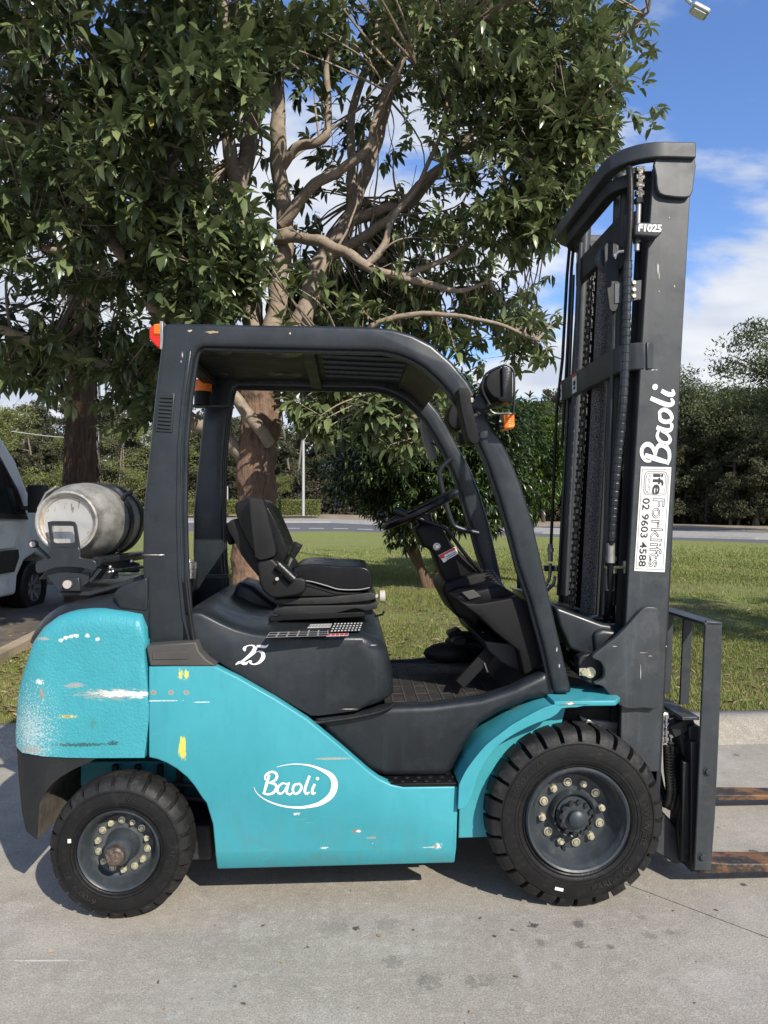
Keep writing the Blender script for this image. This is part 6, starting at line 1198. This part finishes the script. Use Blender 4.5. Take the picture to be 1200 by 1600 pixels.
# ------------------------------------------------ carriage, backrest, forks
VC = -.49
qa = lambda L: [(860+x/3.333, 920+y/3.333) for x, y in L]
cp_ = pr('carriage_side_plate', qa([(812, 166), (896, 176), (893, 400), (878, 780), (858, 1200), (837, 1470), (750, 1468), (762, 1200), (780, 780), (797, 400), (803, 250)]), VC, VC+.014, 'mast_paint', bevel=.004)
for x, y in ((818, 950), (790, 1393)): MB().hexa(S(*qa([(x, y)])[0], VC), (0, -1, 0), .013, .012).lathe([(0, .018), (.003, .018), (.003, 0)], S(*qa([(x, y)])[0], VC), (0, -1, 0), 16).build('bolt', 'mast_paint', cp_)
ut0, ut1 = S(*qa([(803, 170)])[0], VC).x, S(*qa([(896, 178)])[0], VC).x; ztp = S(*qa([(850, 175)])[0], VC).z
pr('backrest_top_bar', None, VC, .46, 'mast_paint', uz=[(ut0, ztp-.012), (ut1, ztp-.014), (ut1, ztp), (ut0, ztp)], bevel=.003)
ul0, ul1 = S(*qa([(785, 690)])[0], VC), S(*qa([(700, 690)])[0], VC)
pr('backrest_lower_bar', None, VC+.014, .46, 'mast_paint', uz=[(ul0.x-.07, ul0.z), (ul0.x+.0, ul0.z), (ul0.x+.0, ul0.z+.014), (ul0.x-.07, ul0.z+.014)], bevel=.003)
pr('backrest_side_bar', None, .445, .46, 'mast_paint', uz=[(ut0, ztp-.01), (ut1, ztp-.01), (ut1-.03, ul0.z), (ut0-.03, ul0.z)], bevel=.003)
for v in (-.30, -.12, .06, .24): MB().prism([(ut0+.004, ztp-.014), (ut1-.03, ztp-.014), (ut1-.045, ul0.z+.016), (ut0-.012, ul0.z+.016)], v, v+.012).build('backrest_bar', 'mast_paint', FL, bevel=.002)
# carriage plates (two horizontal bars across) and fork shank
for y, hh in ((1150, .10), (1335, .09)):
    p = S(1080, y, -.40); MB().box((p.x, 0, p.z), (.045, .86, hh)).build('carriage_bar', 'mast_dark', FL, bevel=.006)
p = S(1070, 1135, -.40); MB().box((p.x-.01, -.36, p.z), (.10, .10, .05), Matrix.Rotation(R(-25), 3, 'Y')).lathe([(.02, 0), (.02, .02), (.035, .014), (.04, .02), (.05, .0)], (p.x-.01, -.37, p.z), (0, 0, 1), 12).build('fork_pin_lock', 'mast_dark', FL, bevel=.004)
ss = pr('side_shift_plate', qa([(690, 900), (756, 912), (740, 1425), (683, 1420)]), -.435, -.41, 'mast_dark', bevel=.005); 
for x, y in ((735, 948), (732, 1005), (712, 1340), (709, 1395)): MB().lathe([(0, 0), (0, .0075), (.001, .0075), (.001, 0)], S(*qa([(x, y)])[0], -.435), (0, -1, 0), 12).build('bolt_hole', 'dark_void', ss)
pr('carriage_block', qa([(668, 770), (690, 740), (730, 780), (780, 800), (770, 900), (690, 870)]), -.40, .30, 'mast_dark', bevel=.008)
pr('carriage_upright', qa([(660, 1270), (690, 880), (770, 880), (750, 1440), (680, 1430)]), -.38, -.30, 'mast_dark', bevel=.006)
pr('carriage_foot', qa([(590, 1170), (600, 1175), (720, 1340), (720, 1420), (655, 1436), (545, 1370), (560, 1290)]), -.36, -.28, 'mast_paint', bevel=.006)
for fv, nm in ((-.46, 'fork'), (.27, 'fork')):
    x0 = u_front(.4)+.165; x1 = x0+1.10; ft = .040
    V_ = [(x0, 0.052), (x1, .048), (x1, .062), (x0+.12, .052+ft), (x0+.045, .10), (x0, .10)]
    fk = MB().prism(V_, fv, fv+.11).build('fork', 'fork_steel', FL, bevel=.005); MB().prism([(x0-.03, .06), (x0+.02, .06), (x0+.015, .58), (x0-.03, .58)], fv+.003, fv+.107).build('shank', 'mast_dark', fk, bevel=.004)
# hydraulic fittings and looping hoses at the carriage
for i, (x, y0, y1) in enumerate(((1034, 1119, 1162), (1041, 1117, 1160), (1048, 1120, 1168), (1055, 1124, 1176))):
    v = -.40+i*.03; a, b = S(x, y1, v), S(x, y0, v); m = MB(); m.tube([a, b], .0105, 10)
    for s in (.1, .35, .62, .9): m.hexa(a.lerp(b, s), (0, 0, 1), .0155, .014)
    m.tube([b, b+Vector((0, .05, .004))], .012, 8); m.build('hydraulic_fitting', 'steel', FL, smooth=40)
for i, (x0, x1, yb) in enumerate(((1041, 1036, 1258), (1050, 1042, 1262), (1057, 1062, 1240))):
    v = -.39+i*.02; MB().tube(cr_spline([S(x0, 1165, v), S(x0+1, 1200, v), S(x0+4, 1235, v-.01), S((x0+x1)/2+2, yb, v-.01), S(x1-6, 1240, v+.03), S(x1-14, 1205, v+.08)], 5), .0135, 10).build('carriage_hose', 'rubber', FL, smooth=60)
    m = MB()
    for k in range(14): p = S(x0+2+k*.25, 1178+k*4.6, v-.003); m.lathe([(0, .013), (.003, .0165), (.006, .013)], p, (0, 0, 1), 10)
    m.build('hose_sleeve', 'rubber', FL)
# ------------------------------------------------ filler cap behind pillar
p = S(296, 903, .25); MB().tube([p, p+Vector((.004, 0, .045))], .03, 16).lathe([(.045, 0), (.045, .036), (.075, .036), (.078, .03), (.078, .012), (.09, .01), (.09, 0)], p, (0, 0, 1), 20).build('filler_cap', 'steel', FL, smooth=30)
# ------------------------------------------------ gas cylinder bracket (part of truck) and cylinder (thing)
q3 = lambda L: [(40+x/6, 800+y/6) for x, y in L]
bkv = -.40
bp = MB().prism(UZ(q3([(300, 745), (590, 745), (800, 690), (1090, 590), (1110, 640), (800, 735), (590, 792), (310, 792)]), -.36), -.36, .34).build('bracket_base', 'charcoal_paint', FL, bevel=.005)
pr('bracket_ear', sm(q3([(90, 510), (100, 475), (150, 450), (240, 432), (240, 330), (500, 330), (510, 425), (600, 440), (650, 460), (665, 500), (650, 550), (620, 555), (520, 525), (400, 518), (280, 525), (180, 560), (120, 575), (95, 555)]), 2, True), bkv, bkv+.012, 'charcoal_paint', bp, bevel=.003)
fr_ = q3([(205, 95), (230, 85), (440, 85), (470, 100), (505, 335), (240, 335)]); hol = q3([(237, 130), (447, 130), (465, 275), (455, 290), (265, 293), (255, 280)])
m = MB(); fo_ = [Vector((*S(x, y, bkv).xz,)) for x, y in resamp(fr_+[fr_[0]], 25)[:-1]]; ho_ = [Vector((*S(x, y, bkv).xz,)) for x, y in resamp(hol+[hol[0]], 25)[:-1]]
n = 24; V_ = [(p.x, bkv, p.y) for p in fo_]+[(p.x, bkv, p.y) for p in ho_]+[(p.x, bkv+.012, p.y) for p in fo_]+[(p.x, bkv+.012, p.y) for p in ho_]; Fs = []
for i in range(n): j = (i+1) % n; Fs += [(i, j, n+j, n+i), (2*n+i, 3*n+i, 3*n+j, 2*n+j), (i, 2*n+i, 2*n+j, j), (n+i, n+j, 3*n+j, 3*n+i)]
m.add(V_, Fs).build('bracket_window', 'charcoal_paint', bp)
pr('pivot_gusset', q3([(200, 600), (280, 570), (600, 570), (590, 660), (470, 745), (320, 745)]), -.37, -.355, 'charcoal_paint', bp, bevel=.002)
pr('pivot_block', q3([(368, 620), (500, 615), (515, 745), (368, 745)]), -.385, -.36, 'charcoal_paint', bp, bevel=.004)
MB().lathe([(0, 0), (0, .016), (.012, .0165), (.012, 0)], S(*q3([(398, 677)])[0], -.385), (0, -1, 0), 24).build('pivot_pin', 'knob_grey', bp)
pr('stay', q3([(590, 640), (680, 530), (715, 540), (610, 670)]), -.37, -.36, 'charcoal_paint', bp, bevel=.002)
MB().tube([S(150, 878, -.34), S(225, 867, .30)], .021, 12).tube([S(172, 893, -.30), S(222, 886, .15)], .008, 8).build('cradle_tube', 'charcoal_paint', bp, smooth=50)
for x, y in ((172, 886), (176, 893), (171, 894), (206, 877)): MB().ball(S(x, y, -.32), .008, 8, 6).build('bolt', 'steel', bp)
for s in (-.2, .12): MB().prism([(S(60, 0, s).x, 1.22), (S(170, 0, -.3).x, 1.22), (S(170, 0, -.3).x, 1.26), (S(120, 0, -.3).x, 1.30), (S(62, 0, -.3).x, 1.27)], s, s+.03).build('cradle', 'charcoal_paint', bp, bevel=.004)
m = MB(); a = S(54, 850, -.25); m.tube([a, S(78, 873, -.25)], .007, 8).lathe([(0, .008), (0, .017), (.02, .017), (.02, .008)], a, (0, -1, 0), 20).build('strap_latch', 'charcoal_paint', bp); MB().lathe([(0, 0), (0, .0125), (.022, .012), (.022, 0)], a, (0, -1, 0), 16).build('pin', 'knob_grey', bp)
cc3 = S(104, 815, -.36); world_c = ORG+UD*cc3.x+VD*cc3.y; world_c.z = cc3.z
GC = thing('gas_cylinder', 'dented aluminium gas cylinder strapped sideways on the rear of the forklift', 'gas cylinder', world_c, YAW)
rb = .156; cy = [(.014, .0), (.014, .098), (.012, .104), (.0, .108), (-.004, .115), (-.002, .122), (.012, .124), (.05, .124), (.062, .132), (.09, .147), (.13, rb), (.20, rb+.002), (.21, rb+.006), (.23, rb+.006), (.24, rb+.002), (.44, rb+.001), (.52, rb), (.57, .147), (.60, .12), (.62, .12), (.70, .12), (.70, .10), (.62, .10), (.62, 0)]
cyl = MB().lathe(cy[1:], (0, 0, 0), (0, 1, 0), 72).build('body', 'cylinder_metal', GC, smooth=45); MB().lathe([(.022, 0), (.022, .09), (.020, .096)], (0, 0, 0), (0, 1, 0), 48).build('base_disc', 'cylinder_base', GC, smooth=40); MB().lathe([(.024, .094), (.014, .100), (.004, .1075)], (0, 0, 0), (0, 1, 0), 64).build('foot_ring_inner', 'cylinder_rust', GC)
for i, v in enumerate((.30, .47)):
    m = MB(); P_ = [Vector((math.cos(a)*(rb+.008), v, math.sin(a)*(rb+.008))) for a in [k*2*math.pi/64 for k in range(65)]]; m.sweep(P_, .045, .007, (0, 1, 0)) if False else m.lathe([(v, rb+.003), (v, rb+.011), (v+.045, rb+.011), (v+.045, rb+.003)], (0, 0, 0), (0, 1, 0), 64)
    o = m.build('strap', 'charcoal_paint', FL, smooth=40); o.name = 'cylinder_strap'; o.location = cc3
p = Vector((.13, .30, .115)); MB().tube([p+Vector((0, -.01, -.02)), p+Vector((.02, -.02, 0)), p+Vector((.045, -.02, .01))], .010, 8).build('valve_stub', 'charcoal_paint', GC)
MB().sweep([Vector((-.150, .10, -.02)), Vector((-.146, .10, .055)), Vector((-.115, .10, .115)), Vector((-.075, .10, .142))], .008, .03, (0, 1, 0)).build('strap_plate', 'dull_steel', GC, bevel=.002)

# ------------------------------------------------ chips and scratches in the dark paint
GF = [o for o in FL.children if o.name == 'guard_frame'][0]
def chip(px, py, rx, ry, mat, v=-.5022, par=None, n=14):
    m = MB(); m.add([S(px+rx*math.cos(a)*random.uniform(.45, 1.1), py+ry*math.sin(a)*random.uniform(.45, 1.1), v) for a in [2*math.pi*k/n for k in range(n)]], [tuple(range(n))]); return m.build('paint_chip', mat, par or GF, smooth=0)
plain('chip_tan', (0.30, 0.22, 0.13), .7)
chip(331, 519, 11, 3, 'chip_tan'); chip(297, 517, 4, 2, 'knob_grey'); chip(453, 521, 2.2, 2.5, 'knob_grey'); chip(283, 565, 2, 2.5, 'chip_tan'); chip(285, 555, 1.2, 6, 'knob_grey'); chip(240, 867, 19, .8, 'knob_grey'); chip(252, 867, 6, 1.2, 'white_print')
chip(870, 1015, 1.2, 5, 'knob_grey'); chip(874, 1040, 1.5, 4, 'knob_grey'); chip(404, 1010, 3, .8, 'knob_grey', -.5032, EH); chip(583, 1008, 7, .9, 'knob_grey', -.5035, EH); chip(545, 1108, 14, .7, 'knob_grey', -.5035, EH)
for x, y, a, b in ((1054, 447, 1.2, 2.5), (1030, 455, 1, 1.5), (1020, 578, 4, 1), (1026, 578, 2, 1), (1046, 340, 1.2, 1.2), (1041, 1010, 1, 1.2), (1012, 1085, 2, .8), (1028, 420, 2, 12), (1030, 430, 1.3, 8)): chip(x, y, a, b, 'grey_print' if b > 6 else 'knob_grey', -HM-.0015, mast)
for x, y, a, b in ((1005, 1020, 8, .8), (1016, 1025, 5, .9), (960, 1010, 5, 1), (1001, 1050, 1, 14)): chip(x, y, a, b, 'grey_print', -HM-.0315, lp)
# grit and leaf crumbs on the slab
V = []; T = []; n = 0
for k in range(120):
    px, py = random.uniform(-20, 1220), random.uniform(1200, 1600); Y = CAMZ*F/(py-800); X = (px-600)/F*Y; L = random.choice([.0025, .003, .004, .006, .011]); a = random.random()*6.28; d = Vector((math.cos(a), math.sin(a), 0))*L; e = Vector((-d.y, d.x, 0))*random.uniform(.3, .8); p = Vector((X, Y, .0015+L*.2)); V += [p-d, p-e+Vector((0, 0, L*.3)), p+d, p+e]; T += [random.random()*.9]*4; n += 1
tag(npmesh('grit', V, np.arange(4*n).reshape(-1, 4), 'litter', colattr=T), 'tiny crumbs of dry leaf and grit lying on the concrete', 'grit', kind='stuff')
